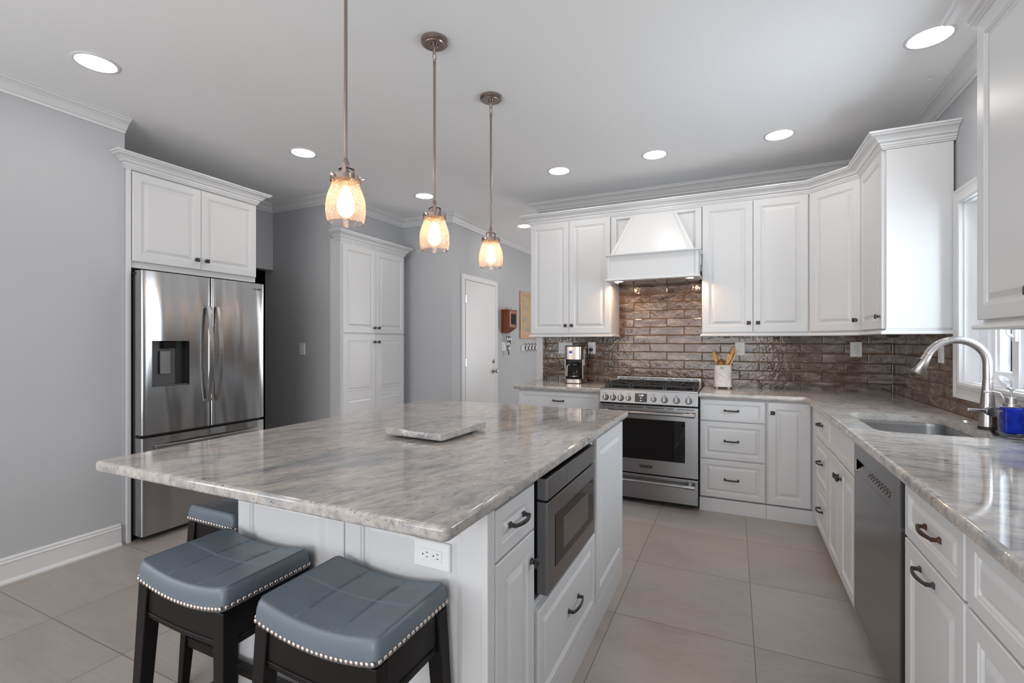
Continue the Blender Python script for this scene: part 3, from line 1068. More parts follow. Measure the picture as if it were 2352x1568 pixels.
# grates
b = MB()
gz = 0.950
for (gx0, gx1) in ((RX0 + 0.035, -0.772), (-0.766, -0.508), (-0.502, RX1 - 0.03)):
    g = MB()
    for yy in (3.935, 4.185, 4.43): g.bar((gx0, yy, gz), (gx1, yy, gz), 0.010, 0.012)
    for xx in (gx0 + 0.005, (gx0 + gx1) / 2, gx1 - 0.005): g.bar((xx, 3.935, gz), (xx, 4.43, gz), 0.010, 0.012)
    for yc in (4.06, 4.31):
        for k in range(4):
            a = PI / 4 + k * PI / 2
            cx = (gx0 + gx1) / 2
            g.bar((cx + 0.03 * math.cos(a), yc + 0.03 * math.sin(a), gz + 0.003), (cx + 0.135 * math.cos(a) * 0.92, yc + 0.12 * math.sin(a), gz), 0.009, 0.013)
            g.bar((cx + 0.03 * math.cos(a - PI / 4), yc + 0.03 * math.sin(a - PI / 4), gz + 0.003), (cx + 0.12 * math.cos(a - PI / 4), yc + 0.12 * math.sin(a - PI / 4), gz), 0.009, 0.013)
    for xx in (gx0 + 0.006, gx1 - 0.006):
        for yy in (3.94, 4.06, 4.185, 4.31, 4.425):
            g.hexa([(xx - 0.008, yy - 0.008, 0.924), (xx + 0.008, yy - 0.008, 0.924), (xx + 0.008, yy + 0.008, 0.924), (xx - 0.008, yy + 0.008, 0.924)],
                   [(xx - 0.005, yy - 0.004, gz + 0.012), (xx + 0.005, yy - 0.004, gz + 0.012), (xx + 0.005, yy + 0.004, gz + 0.012), (xx - 0.005, yy + 0.004, gz + 0.012)])
    g.build('grate', M_iron, t1, bevel=0.0015)
for cx, cy, r in ((-0.875, 4.06, 0.042), (-0.875, 4.31, 0.032), (-0.637, 4.19, 0.045), (-0.39, 4.06, 0.036), (-0.39, 4.31, 0.032)):
    MB().lathe((cx, cy, 0.924), [(r * 1.15, 0), (r * 1.1, 0.006), (r * 0.9, 0.008), (r * 0.9, 0.014), (r * 0.8, 0.018)], 24).build('burner', M_iron, t1, smooth=True, auto=40)


# ------------------------------------------------------------------ worktops
def arc(cx, cy, r, a0, a1, n=6):
    return [(cx + r * math.cos(math.radians(a0 + (a1 - a0) * i / n)), cy + r * math.sin(math.radians(a0 + (a1 - a0) * i / n))) for i in range(n + 1)]


def slab(name, mat, outer, z0, z1, r, holes=(), parent=None, loc=None):
    """stone slab, rounded edge; outer is counter-clockwise"""
    b = MB()
    prof = []
    for i in range(5):
        a = PI / 2 * i / 4
        prof.append((r - r * math.sin(a), z1 - r + r * math.cos(a)))
    for i in range(5):
        a = PI / 2 * i / 4
        prof.append((r - r * math.cos(a), z0 + r - r * math.sin(a)))
    # ccw path: left of travel = inside, so offsets run inward
    m = len(prof)
    loops = []
    for path, pr in [(outer, prof)] + [(h, [(0.0, z1), (-0.0, z0)]) for h in holes]:
        n = len(path)
        P = [Vector(p) for p in path]
        ring = []
        for i in range(n):
            d0 = (P[i] - P[i - 1]).normalized()
            d1 = (P[(i + 1) % n] - P[i]).normalized()
            n0, n1 = Vector((-d0.y, d0.x)), Vector((-d1.y, d1.x))
            mm = n0 + n1
            mm = mm / max(0.3, mm.dot(n0))
            ring.append([(P[i].x + mm.x * o, P[i].y + mm.y * o, h) for (o, h) in pr])
        loops.append(ring)
    bm = bmesh.new()
    caps_t, caps_b = [], []
    for ring in loops:
        vv = [[bm.verts.new(p) for p in col] for col in ring]
        n = len(vv)
        for i in range(n):
            for j in range(len(vv[0]) - 1):
                bm.faces.new((vv[i][j], vv[i][j + 1], vv[(i + 1) % n][j + 1], vv[(i + 1) % n][j]))
        for i in range(n):
            caps_t.append(bm.edges.get((vv[i][0], vv[(i + 1) % n][0])))
            caps_b.append(bm.edges.get((vv[i][-1], vv[(i + 1) % n][-1])))
    bmesh.ops.triangle_fill(bm, use_beauty=True, edges=caps_t)
    bmesh.ops.triangle_fill(bm, use_beauty=True, edges=caps_b)
    bmesh.ops.recalc_face_normals(bm, faces=bm.faces)
    og = Vector(loc) if loc else Vector((0, 0, 0))
    bmesh.ops.translate(bm, verts=bm.verts, vec=-og)
    me = bpy.data.meshes.new(name)
    bm.to_mesh(me)
    bm.free()
    me.materials.append(mat)
    me.shade_smooth()
    me.set_sharp_from_angle(angle=math.radians(35))
    sh = me.attributes.get('sharp_edge') or me.attributes.new('sharp_edge', 'BOOLEAN', 'EDGE')
    hz = (z0 - og.z, z1 - og.z)
    for e in me.edges:          # the flat top and bottom shade flat
        a_, b_ = me.vertices[e.vertices[0]].co.z, me.vertices[e.vertices[1]].co.z
        if abs(a_ - b_) < 1e-6 and min(abs(a_ - hz[0]), abs(a_ - hz[1])) < 1e-6: sh.data[e.index].value = True
    o = bpy.data.objects.new(name, me)
    o.location = og
    COL.objects.link(o)
    ORG[o.name] = og
    return o


rr = 0.025
def roundpoly(pts, r, n=5):
    out = []
    k = len(pts)
    for i in range(k):
        p, a, c = Vector(pts[i]), Vector(pts[i - 1]), Vector(pts[(i + 1) % k])
        d0, d1 = (a - p).normalized(), (c - p).normalized()
        for j in range(n + 1):
            t = j / n
            s0 = p + d0 * r
            s1 = p + d1 * r
            out.append(tuple((s0 * (1 - t) ** 2 + p * 2 * t * (1 - t) + s1 * t * t)))
    return out


outer = roundpoly([(-1.925, 0.818), (-0.550, 0.842), (-0.543, 2.705), (-1.905, 2.668)], 0.022)
tag(slab('island_countertop', M_gran_i, outer, 0.879, 0.914, 0.010, loc=(-1.2, 1.72, 0.879)), 'large grey veined granite island top in the foreground', 'countertop')
outer = arc(-1.838 + rr, 3.905 + rr, rr, 180, 270) + [(-1.0195, 3.905), (-1.0195, 4.538), (-1.838, 4.538)]
tag(slab('countertop', M_gran_c, outer, CT, 0.914, 0.012, loc=(-1.43, 4.2, CT)), 'short granite counter left of the range, under the coffee maker', 'countertop')
sx0, sx1, sy0, sy1 = 0.572, 0.985, 2.57, 3.20
r2 = 0.07
hole = list(reversed(arc(sx0 + r2, sy0 + r2, r2, 180, 270) + arc(sx1 - r2, sy0 + r2, r2, 270, 360) + arc(sx1 - r2, sy1 - r2, r2, 0, 90) + arc(sx0 + r2, sy1 - r2, r2, 90, 180)))
outer = [(-0.2485, 3.905)] + arc(0.463 - 0.03, 3.905 - 0.03, 0.03, 90, 0, 5) + [(0.463, -0.30), (1.108, -0.30), (1.108, 4.538), (-0.2485, 4.538)]
tag(slab('countertop', M_gran_c, outer, CT, 0.914, 0.012, holes=[hole], loc=(0.8, 3.0, CT)), 'L-shaped granite counter with the sink, right of the range', 'countertop')

# sink bowl
b = MB()
rs = []
for (ins, z) in ((-0.012, CT - 0.001), (0.004, CT - 0.001), (0.006, CT - 0.02), (0.010, 0.70), (0.035, 0.672), (0.12, 0.668)):
    a0, a1, c0, c1 = sx0 + ins, sx1 - ins, sy0 + ins, sy1 - ins
    rq = max(0.02, r2 - ins)
    ring = arc(a0 + rq, c0 + rq, rq, 180, 270) + arc(a1 - rq, c0 + rq, rq, 270, 360) + arc(a1 - rq, c1 - rq, rq, 0, 90) + arc(a0 + rq, c1 - rq, rq, 90, 180)
    rs.append([(p[0], p[1], z) for p in ring])
b.rings(rs, True, False, True)
sk = thing('sink', 'undermount stainless steel sink bowl below the window', 'sink', (0.78, 2.885, 0.668))
b.build('bowl', M_sink, sk, smooth=True, auto=50)
MB().lathe((0.78, 2.885, 0.668), [(0.045, 0), (0.045, 0.004), (0.03, 0.003), (0.02, 0.001)], 24).build('drain', M_chrome, sk, smooth=True)

# stone board on the island
bz = 0.9235
c4 = [(-1.322, 1.545), (-1.022, 1.528), (-1.005, 1.865), (-1.312, 1.862)]
outer = []
for i, (x, y) in enumerate(c4): outer.append((x, y))
def roundpoly(pts, r, n=4):
    out = []
    k = len(pts)
    for i in range(k):
        p, a, c = Vector(pts[i]), Vector(pts[i - 1]), Vector(pts[(i + 1) % k])
        d0, d1 = (a - p).normalized(), (c - p).normalized()
        for j in range(n + 1):
            t = j / n
            s0 = p + d0 * r
            s1 = p + d1 * r
            out.append(tuple((s0 * (1 - t) ** 2 + p * 2 * t * (1 - t) + s1 * t * t)))
    return out
o = thing('stone_board', 'square grey granite serving board lying on the island top', 'board', (-1.165, 1.70, 0.9145))
b = slab('board_slab', M_gran_i, roundpoly(c4, 0.018), bz, bz + 0.028, 0.004, loc=(-1.165, 1.70, 0.9145))
b.parent = o
b.location = (0, 0, 0)
for (x, y) in ((-1.27, 1.59), (-1.07, 1.58), (-1.06, 1.81), (-1.265, 1.81)):
    MB().cyl((x, y, 0.9145), (x, y, bz + 0.001), 0.012, n=14).build('foot', M_blkpl, o)

# ------------------------------------------------------------------ island cabinets
IY = 1.085
t1 = thing('island_cabinet', 'white island cabinet with a drawer over one door, nearest the stools', 'cabinet', (-1.05, 1.2, 0))
carcass(t1, (-1.535, -0.581, IY, 1.379, 0.12, CT - 0.002))
carcass(t1, (-1.53, -0.562, IY, 1.379, 0.0, 0.118), name='plinth')
d = front(FI, IY + 0.004, 1.352, 0.730, 0.868, 'drawer', t1, P_DRWR)
pull(FI, 1.222, 0.802, d)
d = front(FI, IY + 0.004, 1.352, 0.125, 0.725, 'door', t1)
knob(FI, 1.322, 0.640, d)

t1 = thing('island_cabinet', 'white island cabinet with a deep drawer under the built-in microwave', 'cabinet', (-1.05, 1.72, 0))
carcass(t1, (-1.535, -0.581, 1.3805, 2.078, 0.12, 0.475), (-1.535, -0.581, 1.3805, 1.398, 0.475, CT - 0.002), (-1.535, -0.581, 2.045, 2.078, 0.475, CT - 0.002), (-1.535, -1.51, 1.398, 2.045, 0.475, CT - 0.002))
carcass(t1, (-1.53, -0.562, 1.3805, 2.078, 0.0, 0.118), name='plinth')
d = front(FI, 1.384, 2.062, 0.125, 0.452, 'drawer', t1, P_DRWR)
pull(FI, 1.745, 0.298, d, L=0.125)

t1 = thing('island_cabinet', 'white island end cabinet with one tall raised panel, beside the microwave and nearest the range', 'cabinet', (-1.05, 2.36, 0))
carcass(t1, (-1.535, -0.581, 2.080, 2.632, 0.12, CT - 0.002))
carcass(t1, (-1.53, -0.562, 2.080, 2.640, 0.0, 0.118), name='plinth')
front(FI, 2.086, 2.630, 0.125, 0.868, 'side_panel', t1)

# microwave drawer
t1 = thing('microwave_drawer', 'dark stainless microwave drawer built into the island side', 'microwave', (-1.0, 1.7, 0.49))
my0, my1 = 1.402, 1.962
carcass(t1, (-1.05, -0.575, my0 + 0.01, my1 - 0.01, 0.49, 0.862), name='microwave_body', mat=M_gap, bevel=0)
MB().box(-0.574, -0.537, my0, my1, 0.802, 0.871).build('control_strip', M_steely, t1, bevel=0.002)
MB().box(-0.5372, -0.5358, my0 + 0.19, my0 + 0.42, 0.806, 0.862).build('control_flap', M_steely, t1)
dm = MB().box(-0.574, -0.537, my0, my1, 0.498, 0.795).build('door', M_steely, t1, bevel=0.002)
MB().box(-0.574, -0.550, my0 + 0.01, my1 - 0.01, 0.795, 0.802).build('shadow_gap', M_gap, t1)
wn2 = MB().box(-0.5372, -0.5355, my0 + 0.072, my1 - 0.030, 0.562, 0.735).build('window', M_ovenglass, dm)
MB().box(-0.5356, -0.5349, my0 + 0.15, my1 - 0.105, 0.592, 0.700).build('window_screen', M_steely, wn2)
text('SHARP', 0.012, M_steelz, wn2, (-0.5350, (my0 + my1) / 2 + 0.0, 0.577), ROT_FXP, 'maker_lettering')

# stool-side panels of the island
t1 = thing('island_wainscot', 'white raised-panel island back facing the stools', 'wainscot', (-1.05, 1.06, 0))
FS = Face((0, 1.084, 0), (1, 0, 0), (0, -1, 0))
carcass(t1, (-1.535, -0.5815, 1.07, 1.0845, 0.12, CT - 0.003), name='backing')
P_BIG = [(0, 0.015), (0.002, 0.017)] + [(i + 0.012, h) for (i, h) in P_DOOR[2:]]
MB().box(-0.580, -0.5615, IY - 0.040, IY, 0.12, CT - 0.003).build('corner_stile', M_cab, t1, bevel=0.002)
carcass(t1, (-1.53, -0.562, 1.052, IY - 0.001, 0.0, 0.118), name='plinth')
FS2 = Face((0, 1.07, 0), (1, 0, 0), (0, -1, 0))
front(FS2, -1.535, -1.050, 0.125, CT - 0.006, 'raised_panel', t1, P_BIG)
front(FS2, -1.050, -0.5775, 0.125, CT - 0.006, 'raised_panel', t1, P_BIG)


# ------------------------------------------------------------------ outlets and switches
def plate(F, a, z, w, h, label, kind, cat, tilt_h=False, gang=1, h0=0.0):
    c = F.p(a, z, h0)
    t = thing('wall_outlet' if kind == 'outlet' else 'light_switch', label, cat, c)
    b = MB().panel(F.p(a - w / 2, z - h / 2, h0), F.u, F.v, F.n, w, h, [(0, 0.003), (0.003, 0.006)])
    b.build('cover_plate', M_wplate, t)
    H = h0 + 0.006
    for gi in range(gang):
        ca = a + (gi - (gang - 1) / 2) * 0.046
        if kind == 'outlet':
            iw, ih = (0.067, 0.033) if tilt_h else (0.033, 0.067)
            b = MB().panel(F.p(ca - iw / 2, z - ih / 2, H - 0.001), F.u, F.v, F.n, iw, ih, [(0, 0.002), (0.001, 0.003)])
            sock = b.build('receptacle', M_wplate, t)
            b = MB()
            for s in (-1, 1):
                if tilt_h: pts = [(s * 0.017 + 0.004, 0.006, 0.007, 0.0018), (s * 0.017 + 0.004, -0.006, 0.007, 0.0018), (s * 0.017 - 0.009, 0, 0.004, 0.004)]
                else: pts = [(-0.006, s * 0.017 + 0.004, 0.0018, 0.007), (0.006, s * 0.017 + 0.004, 0.0018, 0.007), (0, s * 0.017 - 0.009, 0.004, 0.004)]
                for (pa, pz, w1, h1) in pts:
                    b.panel(F.p(ca + pa - w1 / 2, z + pz - h1 / 2, H + 0.0015), F.u, F.v, F.n, w1, h1, [(0, 0.0008)])
            b.build('slots', M_blkpl, sock)
        else:
            b = MB().panel(F.p(ca - 0.0165, z - 0.0335, H - 0.001), F.u, F.v, F.n, 0.033, 0.067, [(0, 0.002), (0.001, 0.003)])
            r_ = b.build('rocker', M_wplate, t)
            b = MB().panel(F.p(ca - 0.012, z - 0.028, H + 0.002), F.u, F.v, F.n, 0.024, 0.006, [(0, 0.0006)])
            b.build('rocker_line', M_trim, r_)
    return t


FBW = Face((0, YB - 0.010, 0), (1, 0, 0), (0, -1, 0))
FRW = Face((XR - 0.010, 0, 0), (0, 1, 0), (-1, 0, 0))
plate(FBW, -1.545, 1.243, 0.148, 0.118, 'white double switch plate on the brown tile behind the coffee maker', 'switch', 'light switch', gang=2)
plate(FBW, -1.272, 1.246, 0.078, 0.118, 'white outlet with the coffee maker plugged in, left of the range', 'outlet', 'outlet')
plate(FBW, 0.046, 1.247, 0.078, 0.116, 'white outlet on the brown tile directly above the utensil crock', 'outlet', 'outlet')
plate(FBW, 0.876, 1.247, 0.078, 0.118, 'white outlet on the brown tile, nearest the corner by the sink', 'outlet', 'outlet')
plate(FRW, 3.60, 1.240, 0.072, 0.116, 'white switch plate on the brown tile beside the window, seen through the faucet arch', 'switch', 'light switch')
FA = Face((0, 3.40, 0), (1, 0, 0), (0, -1, 0))
plate(FA, -3.955, 1.233, 0.078, 0.118, 'white dimmer switch alone on the grey wall between fridge and pantry', 'switch', 'light switch')
plate(Face((0, 1.052, 0), (1, 0, 0), (0, -1, 0)), -0.733, 0.738, 0.116, 0.074, 'white outlet lying sideways on the island panel above a stool', 'outlet', 'outlet', tilt_h=True)
FE = Face((-2.87, 0, 0), (0, 1, 0), (1, 0, 0))
plate(FE, 5.80, 1.24, 0.12, 0.12, 'white switch plate behind the hanging keys, right of the hall door', 'switch', 'light switch', gang=1)

# ------------------------------------------------------------------ upper cabinets
UZ0, UZ1 = 1.385, 2.44
t1 = thing('upper_cabinet', 'white two-door wall cabinet left of the range hood', 'cabinet', (-1.4, 4.4, 1.38))
carcass(t1, (-1.795, -1.005, 4.235, YB - 0.001, 1.375, UZ1 + 0.02))
for a0, a1, k in ((-1.790, -1.401, -1.432), (-1.401, -1.010, -1.371)):
    d = front(FU, a0, a1, UZ0, UZ1 - 0.004, 'door', t1)
    knob(FU, k, 1.459, d)
t1 = thing('upper_cabinet', 'white two-door wall cabinet right of the range hood', 'cabinet', (0.14, 4.4, 1.38))
carcass(t1, (-0.243, 0.512, 4.235, YB - 0.011, 1.375, UZ1 + 0.02))
for a0, a1, k in ((-0.240, 0.137, 0.106), (0.137, 0.514, 0.172)):
    d = front(FU, a0, a1, UZ0, UZ1 - 0.004, 'door', t1)
    knob(FU, k, 1.459, d)
# diagonal corner cabinet
t1 = thing('corner_cabinet', 'white diagonal corner wall cabinet with a single door', 'cabinet', (0.9, 4.3, 1.38))
A, B = Vector((0.531, 4.235, 0)), Vector((0.804, 3.962, 0))
z0, z1 = 1.375, UZ1 + 0.02
ring = lambda z: [(0.513, 4.235, z), (A.x, A.y, z), (B.x, B.y, z), (0.804, 3.944, z), (XR - 0.011, 3.944, z), (XR - 0.011, YB - 0.011, z), (0.513, YB - 0.011, z)]
MB().rings([ring(z0), ring(z1)]).build('cabinet_box', M_cab, t1)
FD = Face(A, (B - A), (-1, -1, 0))
L = (B - A).length
d = front(FD, 0.003, L - 0.003, UZ0, UZ1 - 0.004, 'door', t1)
knob(FD, L - 0.034, 1.459, d)
t1 = thing('upper_cabinet', 'narrow white wall cabinet with a plain side panel, between the corner and the window', 'cabinet', (0.96, 3.7, 1.38))
carcass(t1, (0.804, XR - 0.011, 3.428, 3.943, 1.375, UZ1 + 0.02))
d = front(FRU, 3.434, 3.938, UZ0, UZ1 - 0.004, 'door', t1)
knob(FRU, 3.466, 1.459, d)
MB().box(0.806, XR - 0.012, 3.422, 3.428, 1.385, 2.43).build('side_panel', M_cab, t1, bevel=0.001)
t1 = thing('upper_cabinet', 'large white wall cabinet closest to the camera at the right edge', 'cabinet', (0.96, 1.85, 1.38))
carcass(t1, (0.804, XR - 0.011, 1.35, 2.235, 1.375, UZ1 + 0.02))
d = front(FRU, 1.795, 2.232, UZ0, UZ1 - 0.004, 'door', t1)
knob(FRU, 1.862, 1.459, d)
d = front(FRU, 1.353, 1.792, UZ0, UZ1 - 0.004, 'door', t1)
knob(FRU, 1.72, 1.459, d)

# continuous crown and light rail of the uppers; travel so that left = into the room
kp = [(-0.01, 2.432), (0.004, 2.432), (0.006, 2.440), (0.012, 2.442), (0.012, 2.450), (0.018, 2.453), (0.018, 2.466), (0.030, 2.470), (0.036, 2.482), (0.052, 2.496), (0.070, 2.502), (0.074, 2.510), (0.082, 2.512), (0.082, 2.522), (-0.01, 2.522)]
path = [(XR - 0.002, 3.422), (0.790, 3.422), (0.790, 3.956), (0.525, 4.221), (-1.795, 4.221), (-1.795, YB)]
path = [(a, b_) for (a, b_) in path]
# left of travel for the first leg (-x direction) is -y: out of the cabinet side
tag(MB().sweep(path, kp, XY).build('crown_moulding', M_cab, loc=(0.2, 4.2, 2.432)), 'white stepped crown moulding along the range-wall cabinets and corner', 'moulding')
path = [(XR - 0.002, 1.345), (0.790, 1.345), (0.790, 2.240), (XR - 0.002, 2.240)]
path = list(reversed(path))
tag(MB().sweep([(p[0], p[1]) for p in reversed(path)], kp, XY).build('crown_moulding', M_cab, loc=(0.9, 1.8, 2.432)), 'white crown moulding on the nearest cabinet, upper right corner', 'moulding')
tag(MB().sweep([(-3.58, 1.655), (-3.55, 1.655), (-3.55, 2.605), (-3.9, 2.605)][::-1], [(-o, h) for (o, h) in kp][::-1], XY).build('crown_moulding', M_cab, loc=(-3.55, 2.1, 2.432)), 'white crown moulding topping the cabinet over the fridge', 'moulding') if False else None
lr = [(-0.02, 1.352), (0.010, 1.352), (0.014, 1.358), (0.012, 1.366), (0.004, 1.372), (0.0, 1.3748), (-0.02, 1.3748)]
tag(MB().sweep([(XR - 0.012, 3.422), (0.790, 3.422), (0.790, 3.956), (0.525, 4.221), (-0.243, 4.221), (-0.243, 4.53)], lr, XY).build('light_rail', M_cab, loc=(0.4, 4.1, 1.352)), 'white bottom rail under the cabinets from range hood to window', 'moulding')
tag(MB().sweep([(-1.005, 4.53), (-1.005, 4.221), (-1.795, 4.221), (-1.795, YB)], lr, XY).build('light_rail', M_cab, loc=(-1.4, 4.2, 1.352)), 'white bottom rail under the cabinet above the coffee maker', 'moulding')
tag(MB().sweep([(XR - 0.012, 1.35), (0.790, 1.35), (0.790, 2.236), (XR - 0.012, 2.236)], lr, XY).build('light_rail', M_cab, loc=(0.9, 1.8, 1.352)), 'white bottom rail under the nearest cabinet at the right edge', 'moulding')

# ------------------------------------------------------------------ range hood
t1 = thing('range_hood', 'white wooden range hood with tapered chimney over the gas range', 'range hood', (-0.625, 4.3, 1.83))
FH = Face((0, 4.22, 0), (1, 0, 0), (0, -1, 0))
b = MB().box(-1.003, -0.245, 4.24, YB - 0.011, 1.90, UZ1 + 0.02)
b.box(-1.003, -0.955, 4.22, 4.24, 1.95, 2.431).box(-0.293, -0.245, 4.22, 4.24, 1.95, 2.431).box(-0.955, -0.293, 4.22, 4.24, 2.405, 2.431)
b.build('frame_panel', M_cab, t1, bevel=0.002)
bt, tp = (-0.958, -0.290), (-0.815, -0.447)
zb, zt = 2.052, 2.412
b = MB().hexa([(bt[0], 4.025, zb), (bt[1], 4.025, zb), (bt[1], 4.24, zb), (bt[0], 4.24, zb)], [(tp[0], 4.205, zt), (tp[1], 4.205, zt), (tp[1], 4.24, zt), (tp[0], 4.24, zt)])
ch = b.build('chimney', M_cab, t1, bevel=0.001)
for s, e0, e1 in ((1, bt[0], tp[0]), (-1, bt[1], tp[1])):
    w = 0.024 * s
    b = MB().hexa([(e0 - w * 0.2, 4.017, zb), (e0 + w, 4.017, zb), (e0 + w, 4.03, zb), (e0 - w * 0.2, 4.03, zb)], [(e1 - w * 0.2, 4.198, zt), (e1 + w, 4.198, zt), (e1 + w, 4.212, zt), (e1 - w * 0.2, 4.212, zt)])
    b.build('edge_moulding', M_cab, ch)
MB().box(-0.985, -0.256, 4.005, 4.24, 1.838, 2.04).build('mantel_box', M_cab, t1, bevel=0.002)
FM = Face((0, 4.005, 0), (1, 0, 0), (0, -1, 0))
for x0, x1 in ((-0.985, -0.962), (-0.279, -0.256)): MB().box(x0, x1, 3.998, 4.005, 1.845, 2.035).build('mantel_stile', M_cab, t1, bevel=0.001)
hp = [(-0.01, 2.030), (0.006, 2.030), (0.012, 2.038), (0.020, 2.042), (0.020, 2.050), (-0.01, 2.050)]
b = MB().sweep([(-0.256, 4.21), (-0.256, 4.005), (-0.985, 4.005), (-0.985, 4.21)][::-1], [(-o, h) for (o, h) in hp], XY)
b.box(-0.985, -0.256, 4.0, 4.24, 2.0405, 2.0495)
b.build('mantel_top', M_cab, t1)
hp = [(-0.01, 1.826), (0.014, 1.826), (0.018, 1.832), (0.014, 1.840), (0.004, 1.846), (-0.01, 1.848)]
b = MB().sweep([(-0.256, 4.21), (-0.256, 4.005), (-0.985, 4.005), (-0.985, 4.21)][::-1], [(-o, h) for (o, h) in hp], XY)
b.box(-0.985, -0.256, 4.0, 4.06, 1.828, 1.838).box(-0.985, -0.94, 4.06, 4.24, 1.828, 1.838).box(-0.30, -0.256, 4.06, 4.24, 1.828, 1.838)
b.build('mantel_lip', M_cab, t1)
ins = MB().box(-0.955, -0.27, 4.06, 4.535, 1.840, 1.90).build('hood_insert', M_copperpan, t1)
for x0, x1 in ((-0.875, -0.63), (-0.62, -0.375)):
    MB().box(x0, x1, 4.10, 4.42, 1.834, 1.841).build('filter', M_copperpan, ins)
for x in (-0.915, -0.325):
    MB().lathe((x, 4.16, 1.836), [(0.022, 0), (0.022, 0.005)], 20).build('hood_lamp', M_hoodled, ins)
MB().lathe((-0.66, 4.08, 1.837), [(0.007, 0), (0.007, 0.004)], 14).build('blue_indicator', M_blueled, ins)

# ------------------------------------------------------------------ fridge, its cabinet, pantry
t1 = thing('fridge_cabinet', 'white two-door cabinet with crown moulding above the refrigerator', 'cabinet', (-3.8, 2.15, 0))
carcass(t1, (-4.389, -3.569, 1.712, 2.600, 1.795, UZ1 + 0.02))
MB().box(-4.389, -3.553, 1.687, 1.711, 0.0, UZ1 + 0.02).build('side_panel', M_cab, t1, bevel=0.002)
for a0, a1, k in ((1.716, 2.156, 2.118), (2.156, 2.597, 2.190)):
    d = front(FF, a0, a1, 1.835, 2.425, 'door', t1)
    knob(FF, k, 1.905, d)
b = MB().sweep([(-4.3, 2.602), (-3.553, 2.602), (-3.553, 1.690), (-3.573, 1.690)], [(o, h) for (o, h) in kp], XY) if False else MB().sweep([(-3.574, 1.684), (-3.555, 1.684), (-3.555, 2.602), (-4.2, 2.602)][::-1], [(o, h) for (o, h) in kp], XY)
b.build('crown', M_cab, t1)

# pantry
t1 = thing('pantry_cabinet', 'tall white four-door pantry cabinet built into the grey wall', 'cabinet', (-3.5, 3.9, 0))
carcass(t1, (-3.559, -3.425, 3.395, 4.34, 0.0, 2.31))
MB().box(-3.559, -3.423, 3.385, 3.395, 0.0, 2.31).build('side_panel', M_cab, t1, bevel=0.002)
ym = 3.862
for a0, a1, kk in ((3.402, ym, ym - 0.032), (ym, 4.326, ym + 0.034)):
    d = front(FP, a0, a1, 1.395, 2.262, 'door', t1)
    knob(FP, kk, 1.452, d)
    d = MB()
    d.panel(FP.p(a0 + 0.0015, 0.145), FP.u, FP.v, FP.n, a1 - a0 - 0.003, 1.235, [(0, 0.016), (0.003, 0.019)])
    for zz0, zz1 in ((0.20, 0.745), (0.82, 1.325)):
        w_ = a1 - a0 - 0.1
        d.panel(FP.p(a0 + 0.05, zz0, 0.0188), FP.u, FP.v, FP.n, w_, zz1 - zz0, [(0.0, 0.0002), (0.004, 0.003), (0.008, 0.003), (0.011, -0.0), (0.018, -0.0), (0.032, 0.0042), (0.036, 0.005)])
    d = d.build('door', M_cab, t1)
    knob(FP, kk, 1.305, d)
pk = [(o, h - 2.432 + 2.275) for (o, h) in kp]
pk = [(o * 0.95, 2.275 + (h - 2.275) * 1.15) for (o, h) in pk]
MB().sweep([(-3.50, 3.386), (-3.424, 3.386), (-3.424, 4.345), (-3.559, 4.345)][::-1], pk, XY).build('crown', M_cab, t1)

# fridge
t1 = thing('refrigerator', 'stainless french-door refrigerator with bottom freezer and water dispenser', 'refrigerator', (-3.85, 2.15, 0))
fy0, fy1, fym = 1.722, 2.598, 2.168
carcass(t1, (-4.25, -3.535, fy0 + 0.005, fy1 - 0.005, 0.04, 1.745), name='fridge_body', mat=M_fridgeside)
for y in (fy0 + 0.06, fy1 - 0.06):
    for x in (-3.58, -4.2): MB().cyl((x, y, 0), (x, y, 0.04), 0.022).build('foot', M_blkpl, t1)
FFR = -3.455


def fdoor(y0, y1, z0, z1, nm, hole=None):
    """slightly bowed steel door with rounded vertical edges"""
    b = MB()
    N = 14
    X = lambda y: FFR + 0.006 * (1 - ((y - (y0 + y1) / 2) / ((y1 - y0) / 2)) ** 2) - (0.010 * max(0, 1 - (y - y0) / 0.012) ** 2) - (0.010 * max(0, 1 - (y1 - y) / 0.012) ** 2)
    ys = [y0, y0 + 0.003, y0 + 0.007, y0 + 0.012] + [y0 + (y1 - y0) * i / N for i in range(1, N)] + [y1 - 0.012, y1 - 0.007, y1 - 0.003, y1]
    ys = sorted(set(ys))
    if hole:
        ys = sorted([y for y in ys if not (hole[0] - 0.004 < y < hole[0] + 0.004 or hole[1] - 0.004 < y < hole[1] + 0.004)] + [hole[0], hole[1]])
    zs = [z0, z1] if not hole else [z0, hole[2], hole[3], z1]
    ny, nz = len(ys), len(zs)
    vs = [(X(y), y, z) for z in zs for y in ys]
    fs = []
    for k in range(nz - 1):
        for i in range(ny - 1):
            if hole and k == 1 and ys[i] >= hole[0] - 1e-6 and ys[i + 1] <= hole[1] + 1e-6: continue
            fs.append((k * ny + i, k * ny + i + 1, (k + 1) * ny + i + 1, (k + 1) * ny + i))
    b.add(vs, fs)
    xb = -3.533
    b.add([(X(y), y, z0) for y in ys] + [(xb, y, z0) for y in ys], [(i, i + ny, i + ny + 1, i + 1) for i in range(ny - 1)])
    b.add([(X(y), y, z1) for y in ys] + [(xb, y, z1) for y in ys], [(i, i + 1, i + ny + 1, i + ny) for i in range(ny - 1)])
    for y in (y0, y1):
        b.add([(X(y), y, z0), (X(y), y, z1), (xb, y, z1), (xb, y, z0)], [(0, 1, 2, 3)])
    b.add([(xb, y0, z0), (xb, y1, z0), (xb, y1, z1), (xb, y0, z1)], [(0, 3, 2, 1)])
    return b.build(nm, M_fridge, t1, smooth=True, auto=50)


